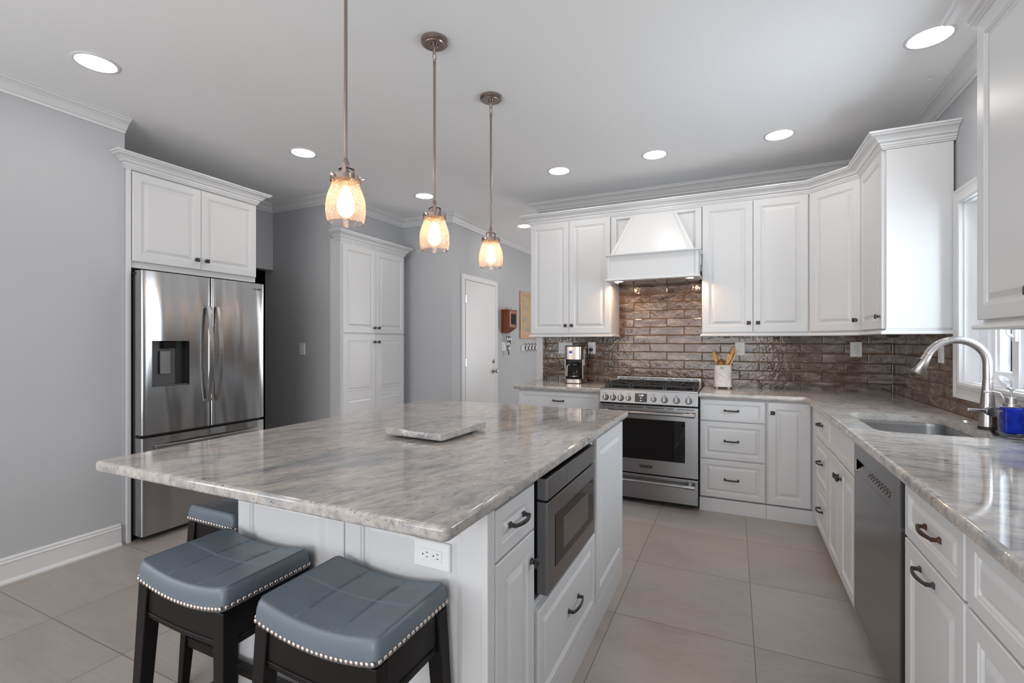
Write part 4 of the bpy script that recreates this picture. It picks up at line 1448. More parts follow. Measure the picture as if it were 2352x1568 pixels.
fl = fdoor(fy0, fym - 0.003, 0.700, 1.772, 'door', hole=(1.780, 2.012, 1.010, 1.314))
fr_ = fdoor(fym + 0.003, fy1, 0.700, 1.772, 'door')
fz = fdoor(fy0, fy1, 0.045, 0.680, 'freezer_drawer')
MB().box(-3.535, -3.49, fy0 + 0.01, fy1 - 0.01, 0.682, 0.698).build('door_gasket', M_gap, t1)
MB().box(-3.535, -3.50, fym - 0.003, fym + 0.003, 0.70, 1.76).build('door_gasket', M_gap, t1)
MB().box(-3.535, -3.50, fy0 + 0.02, fy1 - 0.02, 0.018, 0.043).build('base_grille', M_gap, t1)
MB().box(-3.60, -3.52, fy0 - 0.002, fy0 + 0.05, 1.745, 1.765).build('hinge_cover', M_blkpl, t1)
# dispenser recess
dy0, dy1, dz0, dz1 = 1.780, 2.012, 1.010, 1.314
b = MB()
x0, x1 = -3.520, FFR - 0.001
b.add([(x0, dy0, dz0), (x0, dy1, dz0), (x0, dy1, dz1), (x0, dy0, dz1), (x1, dy0, dz0), (x1, dy1, dz0), (x1, dy1, dz1), (x1, dy0, dz1)],
      [(0, 1, 2, 3), (0, 4, 5, 1), (1, 5, 6, 2), (2, 6, 7, 3), (3, 7, 4, 0)])
dis = b.build('dispenser', M_blkpl, fl)
MB().box(-3.519, -3.512, dy0 + 0.002, dy1 - 0.06, dz0 + 0.004, dz1 - 0.004).build('dispenser_back', M_fridgeside, dis)
MB().box(-3.515, -3.470, 1.862, 1.945, 1.262, 1.310).build('dispenser_spout', M_black, dis, bevel=0.006)
MB().box(-3.511, -3.492, 1.848, 1.915, 1.090, 1.245).build('dispenser_paddle', M_steelz, dis, bevel=0.003)
MB().box(-3.515, -3.462, dy0 + 0.004, dy1 - 0.004, dz0 + 0.001, dz0 + 0.008).build('drip_tray', M_fridgeside, dis)


def fhandle(y, parent):
    b = MB()
    rs = []
    N = 22
    for i in range(N + 1):
        t = i / N * 2 - 1
        z = 1.222 + t * 0.345
        x = FFR + 0.016 + 0.044 * (1 - t * t)
        w = 0.014
        rs.append([(x - 0.004, y - w, z), (x - 0.004, y + w, z), (x + 0.010, y + w, z), (x + 0.010, y - w, z)])
    b.rings(rs)
    for t in (-1, 1):
        z = 1.222 + t * 0.335
        b.box(FFR + 0.0, FFR + 0.020, y - 0.013, y + 0.013, z - 0.010, z + 0.010)
    b.build('handle', M_steelz, parent, bevel=0.004)


fhandle(fym - 0.034, fl)
fhandle(fym + 0.034, fr_)
b = MB()
rs = []
for i in range(21):
    t = i / 20 * 2 - 1
    y = (fy0 + fy1) / 2 + t * 0.365
    x = FFR + 0.014 + 0.034 * (1 - t * t)
    rs.append([(x - 0.004, y, 0.600), (x - 0.004, y, 0.628), (x + 0.010, y, 0.628), (x + 0.010, y, 0.600)])
b.rings(rs)
for t in (-1, 1):
    y = (fy0 + fy1) / 2 + t * 0.356
    b.box(FFR - 0.004, FFR + 0.018, y - 0.012, y + 0.012, 0.602, 0.626)
b.build('handle', M_steelz, fz, bevel=0.004)
text('SAMSUNG', 0.019, M_blkpl, fr_, (FFR + 0.0035, 2.515, 1.725), ROT_FXP, 'maker_lettering', sx=1.25, ext=0.001)

# ------------------------------------------------------------------ hall door
dr1 = struct('door_1', MB().box(-2.868, -2.852, 4.765, 5.528, 0.01, 2.035), M_trim, bevel=0.002)
dc = [(0, 0), (0, 0.014), (0.010, 0.018), (0.028, 0.018), (0.040, 0.022), (0.058, 0.020), (0.064, 0.014), (0.064, 0)]
MPE = lambda a, b_, h: (-2.87 + h, a, b_)
MB().sweep([(5.535, 0.0), (5.535, 2.042), (4.758, 2.042), (4.758, 0.0)], [(-o, h) for (o, h) in dc], MPE).build('door_casing', M_trim, dr1)
for z in (1.81, 1.06, 0.25): MB().box(-2.853, -2.848, 4.754, 4.775, z - 0.045, z + 0.045).build('hinge', M_brass, dr1)
for z, r in ((1.05, 0.028), (0.925, 0.030)):
    b = MB().lathe((-2.852, 5.472, z), [(r, 0), (r, 0.004), (r * 0.75, 0.010), (0.012, 0.014), (0.012, 0.030)] + ([(r * 0.8, 0.036), (r * 0.95, 0.050), (r * 0.6, 0.062)] if z < 1 else []), 20, axis='x')
    b.build('door_knob' if z < 1 else 'deadbolt', M_brass, dr1, smooth=True, auto=40)

# wooden key box, keys, picture, hook rail on the hall wall
t1 = thing('key_box', 'small red-brown wooden wall box with a glazed front, keys hanging below it', 'key box', (-2.87, 5.86, 1.42))
x0, x1, y0_, y1_ = -2.869, -2.755, 5.735, 5.985
MB().hexa([(x0, y0_, 1.50), (x1, y0_, 1.50), (x1, y1_, 1.50), (x0, y1_, 1.50)], [(x0, y0_, 1.735), (x1, y0_, 1.735), (x1, y1_, 1.735), (x0, y1_, 1.735)]).build('box', M_redwood, t1, bevel=0.002)
MB().hexa([(x0, y0_ + 0.0, 1.425), (x0 + 0.03, y0_ + 0.0, 1.425), (x0 + 0.03, y1_ - 0.06, 1.425), (x0, y1_ - 0.06, 1.425)], [(x0, y0_, 1.50), (x1, y0_, 1.50), (x1, y1_, 1.50), (x0, y1_, 1.50)]).build('base_bracket', M_redwood, t1)
MB().box(x0, x1 + 0.012, y0_ - 0.012, y1_ + 0.012, 1.735, 1.745).build('top_board', M_redwood, t1)
dkey = MB().panel(Vector((x1, y0_ + 0.01, 1.51)), Vector((0, 1, 0)), Vector((0, 0, 1)), Vector((1, 0, 0)), y1_ - y0_ - 0.02, 0.215, [(0, 0.008), (0.03, 0.010), (0.036, 0.004)]).build('glazed_door', M_redwood, t1)
MB().box(x1 + 0.0042, x1 + 0.0055, y0_ + 0.05, y1_ - 0.05, 1.55, 1.685).build('door_glass', M_black, dkey)
b = MB()
for y in (5.79, 5.90): b.tube([(x0 + 0.05, y, 1.745), (x0 + 0.05, y, 1.765), (x0 + 0.06, y + 0.01, 1.775), (x0 + 0.07, y + 0.01, 1.768)], 0.003, 6)
b.build('top_hook', M_pewter, t1)
b = MB()
for y in (5.80, 5.85, 5.90): b.tube([(x0 + 0.04, y, 1.43), (x0 + 0.04, y, 1.405), (x0 + 0.05, y, 1.395), (x0 + 0.06, y, 1.402)], 0.0025, 6)
b.build('key_hook', M_brass, t1)
for i, (y, L_, lab) in enumerate(((5.80, 0.20, 'bunch of keys hanging under the wooden key box, left one'), (5.85, 0.27, 'longest bunch of keys with black fob under the wooden key box'), (5.90, 0.11, 'short bunch of dark keys under the wooden key box, right one'))):
    kt = thing('key_bunch', lab, 'keys', (-2.82, y, 1.395 - L_), group=None)
    b = MB()
    ring_ = [(-2.815, y + 0.012 * math.cos(a * PI / 6), 1.393 + 0.012 * math.sin(a * PI / 6)) for a in range(13)]
    b.tube(ring_, 0.0014, 6, caps=False)
    b.build('key_ring', M_chrome, kt)
    z = 1.383
    k = 0
    while z > 1.395 - L_ + 0.05:
        b = MB()
        ang = random.uniform(-0.3, 0.3)
        p0 = Vector((-2.815 + 0.004 * (k % 3), y + 0.006 * ((k % 3) - 1), z))
        p1 = p0 + Vector((0, math.sin(ang) * 0.055, -math.cos(ang) * 0.055))
        b.tube([p0, p0 + (p1 - p0) * 0.3], 0.010, 8, flat=0.25)
        b.bar(p0 + (p1 - p0) * 0.3, p1, 0.006, 0.003, up=(1, 0, 0))
        b.build('key', M_chrome if k % 2 else M_pewter, kt)
        z -= 0.032
        k += 1
    MB().bar((-2.812, y, z + 0.01), (-2.812, y + 0.004, z - 0.04), 0.018, 0.008, up=(1, 0, 0)).build('key_fob', M_blkpl, kt, bevel=0.002)

t1 = thing('framed_picture', 'faded landscape print in a light maple frame on the hall wall', 'picture', (-2.87, 6.7, 1.35))
py0, py1, pz0, pz1 = 6.335, 7.05, 1.355, 2.055
MB().sweep([(py0, pz0), (py0, pz1), (py1, pz1), (py1, pz0)], [(0, 0), (0, 0.022), (-0.030, 0.026), (-0.055, 0.016), (-0.055, 0)], MPE, closed=True).build('frame', M_maple, t1)
MB().box(-2.869, -2.862, py0 + 0.05, py1 - 0.05, pz0 + 0.05, pz1 - 0.05).build('mat_board', M_mat_tan, t1)
MB().box(-2.862, -2.860, py0 + 0.10, py1 - 0.10, pz0 + 0.10, pz1 - 0.09).build('print', M_print, t1)

t1 = thing('hook_rail', 'white wall rail with a row of dark double hooks below the framed picture', 'hook rail', (-2.87, 6.8, 1.2))
MB().box(-2.869, -2.853, 6.385, 7.35, 1.165, 1.25).build('rail_board', M_trim, t1, bevel=0.003)
for i in range(7):
    y = 6.50 + i * 0.125
    b = MB()
    pts = [(0.0, 0.045), (0.02, 0.060), (0.034, 0.048), (0.026, 0.025), (0.006, 0.0), (0.004, -0.02), (0.018, -0.040), (0.038, -0.036), (0.046, -0.018)]
    b.tube([(-2.853 + h, y + (z * -0.6), 1.215 + z * 1.1) for (h, z) in pts], 0.005, 8)
    b.box(-2.853, -2.850, y - 0.008, y + 0.008, 1.19, 1.235)
    b.build('hook', M_pewter, t1, smooth=True, auto=40)

# ------------------------------------------------------------------ recessed lights
RL = [((-2.95, 1.265), 'recessed ceiling light nearest the top left corner of the photo'),
      ((-2.94, 2.535), 'recessed ceiling light left of the nearest pendant rod, above the fridge front'),
      ((-2.74, 3.795), 'recessed ceiling light just left of the middle pendant socket, in front of the pantry'),
      ((-2.34, 5.31), 'recessed light over the back hall, left of the wall cabinets'),
      ((-1.32, 3.715), 'recessed ceiling light nearest the left end of the range wall crown'),
      ((-0.547, 3.705), 'recessed ceiling light in front of the range hood'),
      ((0.282, 3.715), 'recessed ceiling light before the corner cabinet, right of the one by the hood'),
      ((0.828, 2.822), 'large recessed ceiling light over the sink, upper right')]
t0 = None
for (p, lab) in RL:
    if t0 is None:
        t0 = thing('recessed_light', lab, 'ceiling light', (p[0], p[1], CEIL))
        MB().lathe((p[0], p[1], CEIL), [(0.098, -0.0005), (0.097, -0.004), (0.084, -0.006), (0.080, -0.001)], 40, caps=False).build('trim_ring', M_trim, t0, smooth=True)
        MB().lathe((p[0], p[1], CEIL), [(0.0805, -0.0035), (0.0805, -0.002)], 40).build('lens', M_lens, t0)
    else:
        c = copy_tree(t0)
        c.location = (p[0], p[1], CEIL)
        c['label'] = lab
for (x, y, lab) in ((-1.9, 0.0, 'added unseen recessed light behind the camera, centre'), (0.55, 0.9, 'added unseen recessed light over the right aisle'), (-0.4, -1.6, 'added unseen recessed light at the rear of the room')):  # extra out-of-view fixtures added to brighten the room
    c = copy_tree(t0)
    c.location = (x, y, CEIL)
    c['label'] = lab
# ceiling hook
b = MB()
b.tube([(0.952, 3.233, CEIL), (0.952, 3.233, CEIL - 0.012), (0.940, 3.225, CEIL - 0.024), (0.952, 3.215, CEIL - 0.034), (0.966, 3.222, CEIL - 0.026)], 0.003, 8)
b.lathe((0.952, 3.233, CEIL), [(0.010, 0), (0.010, -0.004), (0.004, -0.006)], 14)
tag(b.build('ceiling_hook', M_trim, loc=(0.952, 3.233, CEIL), smooth=True, auto=40), 'small white plant hook screwed into the ceiling near the sink', 'hook')

# ------------------------------------------------------------------ pendants
PX = -1.283


def pendant(y, lab):
    t = thing('pendant_light', lab, 'pendant light', (PX, y, 1.74), group='pendants over the island')
    c = (PX, y, 0)
    gprof = [(0.0500, 1.905), (0.0505, 1.893), (0.0475, 1.886), (0.0510, 1.876), (0.0600, 1.852), (0.0670, 1.828), (0.0700, 1.802), (0.0700, 1.782), (0.0670, 1.760), (0.0620, 1.741)]
    MB().lathe(c, gprof, 48, caps=False).build('glass_shade', M_seeded, t, smooth=True)
    MB().tube([(PX + 0.0622 * math.cos(a * PI / 24), y + 0.0622 * math.sin(a * PI / 24), 1.741) for a in range(49)], 0.0011, 6, caps=False).build('shade_rim', M_clear, t, smooth=True)
    cap = MB().lathe(c, [(0.030, 1.912), (0.054, 1.911), (0.0545, 1.893), (0.052, 1.893), (0.052, 1.907), (0.02, 1.907)], 40, caps=False).build('shade_collar', M_nickel, t, smooth=True, auto=35)
    b = MB()
    for k in range(3):
        a = 0.5 + k * 2 * PI / 3
        p = Vector((PX + 0.054 * math.cos(a), y + 0.054 * math.sin(a), 1.902))
        dv = Vector((math.cos(a), math.sin(a), 0))
        b.cyl(p, p + dv * 0.010, 0.003, n=10)
        b.cyl(p + dv * 0.010, p + dv * 0.014, 0.0055, n=12)
    b.build('thumbscrew', M_chrome, cap, smooth=True, auto=40)
    b = MB()
    for k in range(3):
        a = 1.1 + k * 2 * PI / 3
        dv = Vector((math.cos(a), math.sin(a), 0))
        p = Vector((PX, y, 0))
        sd = Vector((-math.sin(a), math.cos(a), 0))
        R0, R1 = p + dv * 0.030, p + dv * 0.013
        b.bar(R0 + Vector((0, 0, 1.911)), R0 + Vector((0, 0, 1.945)), 0.014, 0.003, up=dv)
        b.bar(R0 + Vector((0, 0, 1.944)), R1 + Vector((0, 0, 1.948)), 0.014, 0.003, up=(0, 0, 1))
    b.build('cage_bracket', M_nickel, t)
    MB().lathe(c, [(0.012, 1.870), (0.018, 1.872), (0.018, 1.905), (0.014, 1.925), (0.011, 1.935), (0.008, 1.945)], 24).build('socket', M_nickel, t, smooth=True, auto=40)
    MB().lathe(c, [(0.0125, 1.944), (0.0125, 1.962), (0.0075, 1.975), (0.0065, 1.98)], 20).build('stem_coupling', M_nickel, t, smooth=True, auto=40)
    b = MB().cyl((PX, y, 1.975), (PX, y, 2.615), 0.0062, n=16)
    b.build('rod', M_nickel, t, smooth=True, auto=40)
    b = MB()

    def link(z0, z1, w, rot):
        pts = []
        for k in range(25):
            a = k * 2 * PI / 24
            u_ = math.cos(a) * w
            pts.append((PX + u_ * math.cos(rot), y + u_ * math.sin(rot), (z0 + z1) / 2 + math.sin(a) * (z1 - z0) / 2))
        b.tube(pts, 0.0018, 8, caps=False)
    b.lathe(c, [(0.0065, 2.612), (0.0075, 2.616), (0.0075, 2.628), (0.004, 2.634)], 16)
    link(2.630, 2.648, 0.007, 0.2)
    link(2.642, 2.676, 0.008, PI / 2 + 0.2 - 0.9)
    link(2.670, 2.688, 0.007, 0.2)
    b.lathe(c, [(0.004, 2.684), (0.0065, 2.690), (0.0065, 2.712)], 16)
    b.build('chain_link', M_nickel, t, smooth=True, auto=40)
    MB().lathe(c, [(0.012, 2.700), (0.016, 2.704), (0.016, 2.712), (0.045, 2.712), (0.048, 2.716), (0.058, 2.717), (0.064, 2.722), (0.064, 2.734), (0.060, 2.7345)], 48).build('ceiling_canopy', M_nickel, t, smooth=True, auto=30)
    MB().lathe(c, [(0.013, 1.872), (0.016, 1.862), (0.024, 1.835), (0.030, 1.812), (0.031, 1.795), (0.026, 1.778), (0.014, 1.766), (0.002, 1.762)], 28, caps=False).build('bulb', M_bulbg, t, smooth=True)
    MB().lathe(c, [(0.004, 1.776), (0.009, 1.782), (0.0115, 1.812), (0.009, 1.852), (0.003, 1.866)], 14).build('filament', M_filament, t, smooth=True)
    return t


pendant(1.294, 'nearest of the three glass pendants over the island, its canopy outside the photo')
pendant(1.857, 'middle of the three amber-lit glass pendants over the island')
pendant(2.428, 'farthest of the three glass pendants, nearest the range')

# ------------------------------------------------------------------ stools
SW, SD, SZ = 0.191, 0.136, 0.690     # half width, half depth, height at the raised ends


def seat_z(x):
    return SZ - 0.025 * (1 - (x / SW) ** 2)


def make_stool():
    t = thing('bar_stool', 'backless saddle bar stool, blue-grey leather, tucked under the island, leftmost of the front pair', 'stool', (0, 0, 0), group=None)
    TH = 0.062
    # cushion: nested grid with rounded sides
    b = MB()
    NX, NY = 24, 14
    rr_ = 0.020
    rings = []

    def loop(ins, dz):
        # rounded rectangle loop, counted the same at every level
        hw, hd = SW - ins, SD - ins
        r = max(0.004, 0.016 - ins * 0.3)
        pts = []
        for (cx, cy, a0) in ((hw - r, -hd + r, -90), (hw - r, hd - r, 0), (-hw + r, hd - r, 90), (-hw + r, -hd + r, 180)):
            for i in range(4): pts.append((cx + r * math.cos(math.radians(a0 + 30 * i)), cy + r * math.sin(math.radians(a0 + 30 * i))))
        out = []
        n = len(pts)
        for i in range(n):
            p, q = Vector(pts[i]), Vector(pts[(i + 1) % n])
            m = 10 if i % 4 == 3 else 1
            for k in range(m): out.append(p + (q - p) * k / m)
        return [(p.x, p.y, seat_z(p.x) + dz) for p in out]
    for ins, dz in ((0.004, -TH), (0.0, -TH + 0.004), (-0.001, -TH + 0.020), (0.000, -TH + 0.036), (0.003, -0.012), (0.006, -0.006), (0.0085, -0.0015), (0.012, 0.0)):
        rings.append(loop(ins, dz))
    b.rings(rings, True, True, False)
    # top surface: grid of concentric loops sagging to the middle, slightly domed
    tops = []
    for k in range(1, 9):
        f = k / 8
        ring_ = []
        for (x, y, z) in rings[-1]:
            xx, yy = x * (1 - f), y * (1 - f)
            dome = 0.010 * (1 - (yy / SD) ** 2) * min(1, f * 2.2)
            g = 0.0
            for sx in (-0.065, 0.065):
                g += 0.0028 * math.exp(-((xx - sx) / 0.006) ** 2)
            ring_.append((xx, yy, seat_z(xx) + dome * 0.6 - g))
        tops.append(ring_)
    b.rings([rings[-1]] + tops, True, False, False)
    seat = b.build('seat_cushion', M_leather, t, smooth=True, auto=70)
    # piping and stitches
    b = MB()
    b.tube(rings[-2] + [rings[-2][0]], 0.0016, 6, caps=False)
    b.build('piping', M_leather, seat, smooth=True)
    b = MB()
    top = lambda x, y: seat_z(x) + 0.006 * (1 - (y / SD) ** 2) * min(1, 2.2 * min(1 - abs(x) / (SW - 0.012), 1 - abs(y) / (SD - 0.012)))
    for x in (-0.0675, -0.0625, 0.0625, 0.0675):
        b.tube([(x, -SD + 0.014 + (2 * SD - 0.028) * i / 16, top(x, -SD + 0.014 + (2 * SD - 0.028) * i / 16) - 0.0002) for i in range(17)], 0.0006, 5)
    for y in (0.000, 0.005):
        b.tube([(-SW + 0.014 + (2 * SW - 0.028) * i / 24, y, top(-SW + 0.014 + (2 * SW - 0.028) * i / 24, y) - 0.0002) for i in range(25)], 0.0006, 5)
    b.build('stitching', M_thread, seat, smooth=True)
    # nailheads, each its own
    nm = MB().lathe((0, 0, 0), [(0.0062, 0), (0.0057, 0.002), (0.0038, 0.0038), (0.0010, 0.0044)], 10)
    me = None
    spots = []
    nx, ny = 26, 17
    for i in range(nx):
        x = -SW + 0.010 + (2 * SW - 0.020) * i / (nx - 1)
        for s in (-1, 1): spots.append((x, s * (SD + 0.0002), 0 if s > 0 else PI))
    for i in range(ny):
        y = -SD + 0.010 + (2 * SD - 0.020) * i / (ny - 1)
        for s in (-1, 1): spots.append((s * (SW + 0.0002), y, -PI / 2 if s > 0 else PI / 2))
    for (x, y, rz) in spots:
        if me is None:
            o = nm.build('nailhead', M_nail, None, smooth=True)
            me = o
        else:
            o = me.copy()
            COL.objects.link(o)
        o.parent = t
        o.rotation_euler = (-PI / 2, 0, rz)
        o.location = (x, y, seat_z(x) - TH + 0.011)
    # frame: legs splayed outwards
    zt = SZ - TH
    for sx in (-1, 1):
        for sy in (-1, 1):
            b = MB()
            def sq(cx, cy, w, d_, z): return [(cx - w, cy - d_, z), (cx + w, cy - d_, z), (cx + w, cy + d_, z), (cx - w, cy + d_, z)]
            b.rings([sq(sx * (SW + 0.012), sy * (SD + 0.002), 0.015, 0.013, 0.0), sq(sx * (SW + 0.002), sy * (SD - 0.004), 0.018, 0.016, 0.16), sq(sx * (SW - 0.024), sy * (SD - 0.024), 0.0215, 0.0215, seat_z(SW - 0.02) - TH + 0.001)])
            b.build('leg', M_espresso, t, bevel=0.003)
    for s in (-1, 1):
        b = MB()
        ring_ = []
        for i in range(17):
            x = (-SW + 0.04) + (2 * SW - 0.08) * i / 16
            y = s * (SD - 0.018)
            zt_, zb_ = seat_z(x) - TH + 0.001, SZ - TH - 0.085 + 0.010 * (x / SW) ** 2 - 0.02
            ring_.append([(x, y - 0.010, zb_), (x, y + 0.010, zb_), (x, y + 0.010, zt_), (x, y - 0.010, zt_)])
        b.rings(ring_)
        for i in range(16):
            pass
        ap = b.build('apron', M_espresso, t, bevel=0.002)
        b = MB()
        b.tube([(q[0][0], s * (SD - 0.008), q[0][2] + 0.014) for q in ring_], 0.004, 8)
        b.build('apron_bead', M_espresso, ap, smooth=True)
        b = MB().box(s * (SW - 0.018) - 0.010, s * (SW - 0.018) + 0.010, -SD + 0.04, SD - 0.04, SZ - TH - 0.105, seat_z(SW - 0.01) - TH)
        ap = b.build('apron', M_espresso, t, bevel=0.002)
        MB().tube([(s * (SW - 0.008), -SD + 0.045, SZ - TH - 0.088), (s * (SW - 0.008), SD - 0.045, SZ - TH - 0.088)], 0.004, 8).build('apron_bead', M_espresso, ap, smooth=True)
    # stretchers follow the leg splay
    lx = lambda z: SW + 0.012 - 0.036 * z / 0.62
    ly = lambda z: SD + 0.002 - 0.026 * z / 0.62
    for s in (-1, 1):
        z = 0.235
        MB().bar((-lx(z) + 0.015, s * ly(z), z), (lx(z) - 0.015, s * ly(z), z), 0.034, 0.020, up=(0, s, 0)).build('stretcher', M_espresso, t, bevel=0.002)
        z = 0.175
        MB().bar((s * lx(z), -ly(z) + 0.015, z), (s * lx(z), ly(z) - 0.015, z), 0.034, 0.020, up=(s, 0, 0)).build('stretcher', M_espresso, t, bevel=0.002)
    return t


st = make_stool()
st.location = (-1.350, 0.892, 0)
st['label'] = 'blue-grey leather saddle stool at the island corner, left one of the front pair'
s2 = copy_tree(st)
s2.location = (-0.862, 0.898, 0)
s2['label'] = 'blue-grey leather saddle stool closest to the camera, below the island outlet'
s3 = copy_tree(st)
s3.location = (-1.755, 1.285, 0)
s3.rotation_euler = (0, 0, PI / 2)
s3['label'] = 'blue-grey saddle stool half hidden behind the left stool, facing the fridge side'

# ------------------------------------------------------------------ faucet, air switch, soap
fy = 2.835
t1 = thing('faucet', 'brushed steel high-arc pull-down kitchen faucet behind the sink', 'faucet', (1.035, fy, 0.914))
MB().lathe((1.035, fy, 0.9142), [(0.0335, 0), (0.0335, 0.014)], 32).build('base_ring', M_blkpl, t1)
MB().lathe((1.035, fy, 0.9142), [(0.032, 0.014), (0.030, 0.05), (0.026, 0.11), (0.0205, 0.17), (0.0172, 0.222), (0.017, 0.2245)], 32).build('tapered_body', M_faucet, t1, smooth=True, auto=60)
pts = [(1.035, fy, 1.1395), (1.035, fy, 1.20)]
cxf, czf, RF = 0.926, 1.208, 0.109
for i in range(0, 23):
    a = math.radians(i * 7.2)
    pts.append((cxf + RF * math.cos(a), fy, czf + RF * math.sin(a)))
endp = Vector(pts[-1])
MB().tube(pts, 0.0168, 20).build('spout', M_faucet, t1, smooth=True, auto=60)
dirv = (Vector(pts[-1]) - Vector(pts[-2])).normalized()
p0 = endp + dirv * 0.001
hd = MB().tube([p0, p0 + dirv * 0.02, p0 + dirv * 0.095, p0 + dirv * 0.098], [0.0172, 0.0180, 0.0275, 0.025], 28).build('spray_head', M_faucet, t1, smooth=True, auto=50)
side = Vector((-1, 0, 0.35)).normalized()
pb = p0 + dirv * 0.05 + side * 0.025
MB().bar(pb - dirv * 0.024, pb + dirv * 0.026, 0.018, 0.012, up=side).build('spray_button', M_blkpl, hd, bevel=0.003)
hv = MB().cyl((1.035, fy - 0.002, 0.998), (1.035, fy - 0.052, 0.998), 0.0205, n=28).build('valve_hub', M_faucet, t1, smooth=True, auto=40)
MB().bar((1.035, fy - 0.036, 1.0), (0.950, fy - 0.040, 1.004), 0.022, 0.013, up=(0, 0, 1), w1=0.018, d1=0.011).build('lever_handle', M_faucet, hv, bevel=0.002)
b = MB().lathe((1.045, 3.085, 0.9142), [(0.022, 0), (0.022, 0.005), (0.016, 0.007), (0.010, 0.007)], 28)
tag(b.build('air_switch_button', M_chrome, loc=(1.045, 3.085, 0.9142), smooth=True, auto=40), 'small round steel button set in the granite beside the faucet', 'button')

# glass dish + soap bottle
dxc, dyc = 1.043, 2.655
t1 = thing('glass_dish', 'small clear glass dish under the blue soap bottle', 'dish', (dxc, dyc, 0.9142))
MB().lathe((dxc, dyc, 0.9142), [(0.052, 0), (0.056, 0.001), (0.060, 0.012), (0.064, 0.018), (0.061, 0.018), (0.056, 0.010), (0.050, 0.005)], 32).build('dish', M_clear, t1, smooth=True)
bx0, bx1, by0, by1 = dxc - 0.034, dxc + 0.034, dyc - 0.034, dyc + 0.034
t1 = thing('soap_dispenser', 'square glass pump bottle of bright blue soap beside the faucet', 'soap dispenser', (dxc, dyc, 0.92))
MB().box(bx0, bx1, by0, by1, 0.9205, 1.040).build('bottle', M_clear, t1, bevel=0.004)
MB().box(bx0 + 0.006, bx1 - 0.006, by0 + 0.006, by1 - 0.006, 0.930, 1.034).build('blue_soap', M_soap, t1, bevel=0.004)
b = MB().lathe((dxc, dyc, 1.040), [(0.026, 0), (0.026, 0.012), (0.017, 0.013), (0.017, 0.036), (0.010, 0.038)], 28)
b.build('pump_collar', M_faucet, t1, smooth=True, auto=40)
b = MB().lathe((dxc, dyc, 1.076), [(0.0045, 0), (0.0045, 0.028), (0.007, 0.034), (0.016, 0.038), (0.016, 0.041), (0.008, 0.044)], 20)
b.build('pump_plunger', M_chrome, t1, smooth=True, auto=40)
b = MB().tube([(dxc - 0.018, dyc + 0.012, 1.048), (dxc - 0.020, dyc + 0.014, 1.075), (dxc - 0.028, dyc + 0.018, 1.092), (dxc - 0.045, dyc + 0.024, 1.098), (dxc - 0.064, dyc + 0.030, 1.096)], 0.0028, 8)
b.tube([(dxc - 0.058, dyc + 0.028, 1.0965), (dxc - 0.074, dyc + 0.033, 1.094)], 0.005, 8)
b.build('spout_tube', M_wireg, t1, smooth=True)

# ------------------------------------------------------------------ coffee maker
t1 = thing('coffee_maker', 'stainless drip coffee maker with glass carafe on the counter left of the range', 'coffee maker', (-1.36, 4.33, 0.9145))
cx0, cx1, cy0, cy1 = -1.462, -1.288, 4.250, 4.440
Z0 = 0.9145


def rrect(x0, x1, y0, y1, r, n=5):
    return arc(x0 + r, y0 + r, r, 180, 270, n) + arc(x1 - r, y0 + r, r, 270, 360, n) + arc(x1 - r, y1 - r, r, 0, 90, n) + arc(x0 + r, y1 - r, r, 90, 180, n)


def rprism(poly, z0, z1): return MB().rings([[(p[0], p[1], z0) for p in poly], [(p[0], p[1], z1) for p in poly]])


rprism(rrect(cx0 - 0.002, cx1 + 0.002, cy0 - 0.002, cy1, 0.035), Z0, Z0 + 0.006).build('foot', M_blkpl, t1)
rprism(rrect(cx0, cx1, cy0, cy1, 0.034), Z0 + 0.006, Z0 + 0.040).build('base', M_coffee, t1, smooth=True, auto=30)
rprism(rrect(cx0 + 0.004, cx1 - 0.004, cy0 + 0.01, cy1, 0.03), Z0 + 0.040, Z0 + 0.046).build('hot_plate', M_blkpl, t1)
rprism(rrect(cx0, cx1, cy0 + 0.115, cy1, 0.03), Z0 + 0.040, Z0 + 0.2265).build('tower', M_coffee, t1, smooth=True, auto=30)
MB().box(cx0 + 0.006, cx1 - 0.006, cy0 + 0.111, cy0 + 0.117, Z0 + 0.046, Z0 + 0.226).build('tower_front', M_blkpl, t1)
MB().box(cx0 + 0.001, cx0 + 0.006, cy0 + 0.03, cy0 + 0.13, Z0 + 0.04, Z0 + 0.2265).build('side_cheek', M_coffee, t1)
MB().box(cx1 - 0.007, cx1 - 0.001, cy0 + 0.05, cy0 + 0.13, Z0 + 0.04, Z0 + 0.2265).build('side_cheek', M_coffee, t1)
hdp = rprism(rrect(cx0, cx1, cy0, cy1, 0.034), Z0 + 0.2265, Z0 + 0.345).build('brew_head', M_coffee, t1, smooth=True, auto=30)
rprism(rrect(cx0 + 0.003, cx1 - 0.003, cy0 + 0.003, cy1 - 0.003, 0.034), Z0 + 0.345, Z0 + 0.356).build('lid', M_blkpl, t1, smooth=True, auto=30)
dsp = MB().box(-1.415, -1.375, cy0 - 0.004, cy0 + 0.001, Z0 + 0.280, Z0 + 0.312).build('display_bezel', M_coffee, hdp, bevel=0.001)
MB().box(-1.409, -1.381, cy0 - 0.0052, cy0 - 0.0035, Z0 + 0.286, Z0 + 0.305).build('display', M_bluelcd, dsp)
for i in range(5):
    MB().cyl((-1.427 + i * 0.0145, cy0 + 0.001, Z0 + 0.260), (-1.427 + i * 0.0145, cy0 - 0.004, Z0 + 0.260), 0.0045, n=14).build('button', M_wplate, hdp)
text('Cuisinart', 0.010, M_blkpl, hdp, (-1.395, cy0 - 0.001, Z0 + 0.330), ROT_FY, 'maker_lettering') if False else None
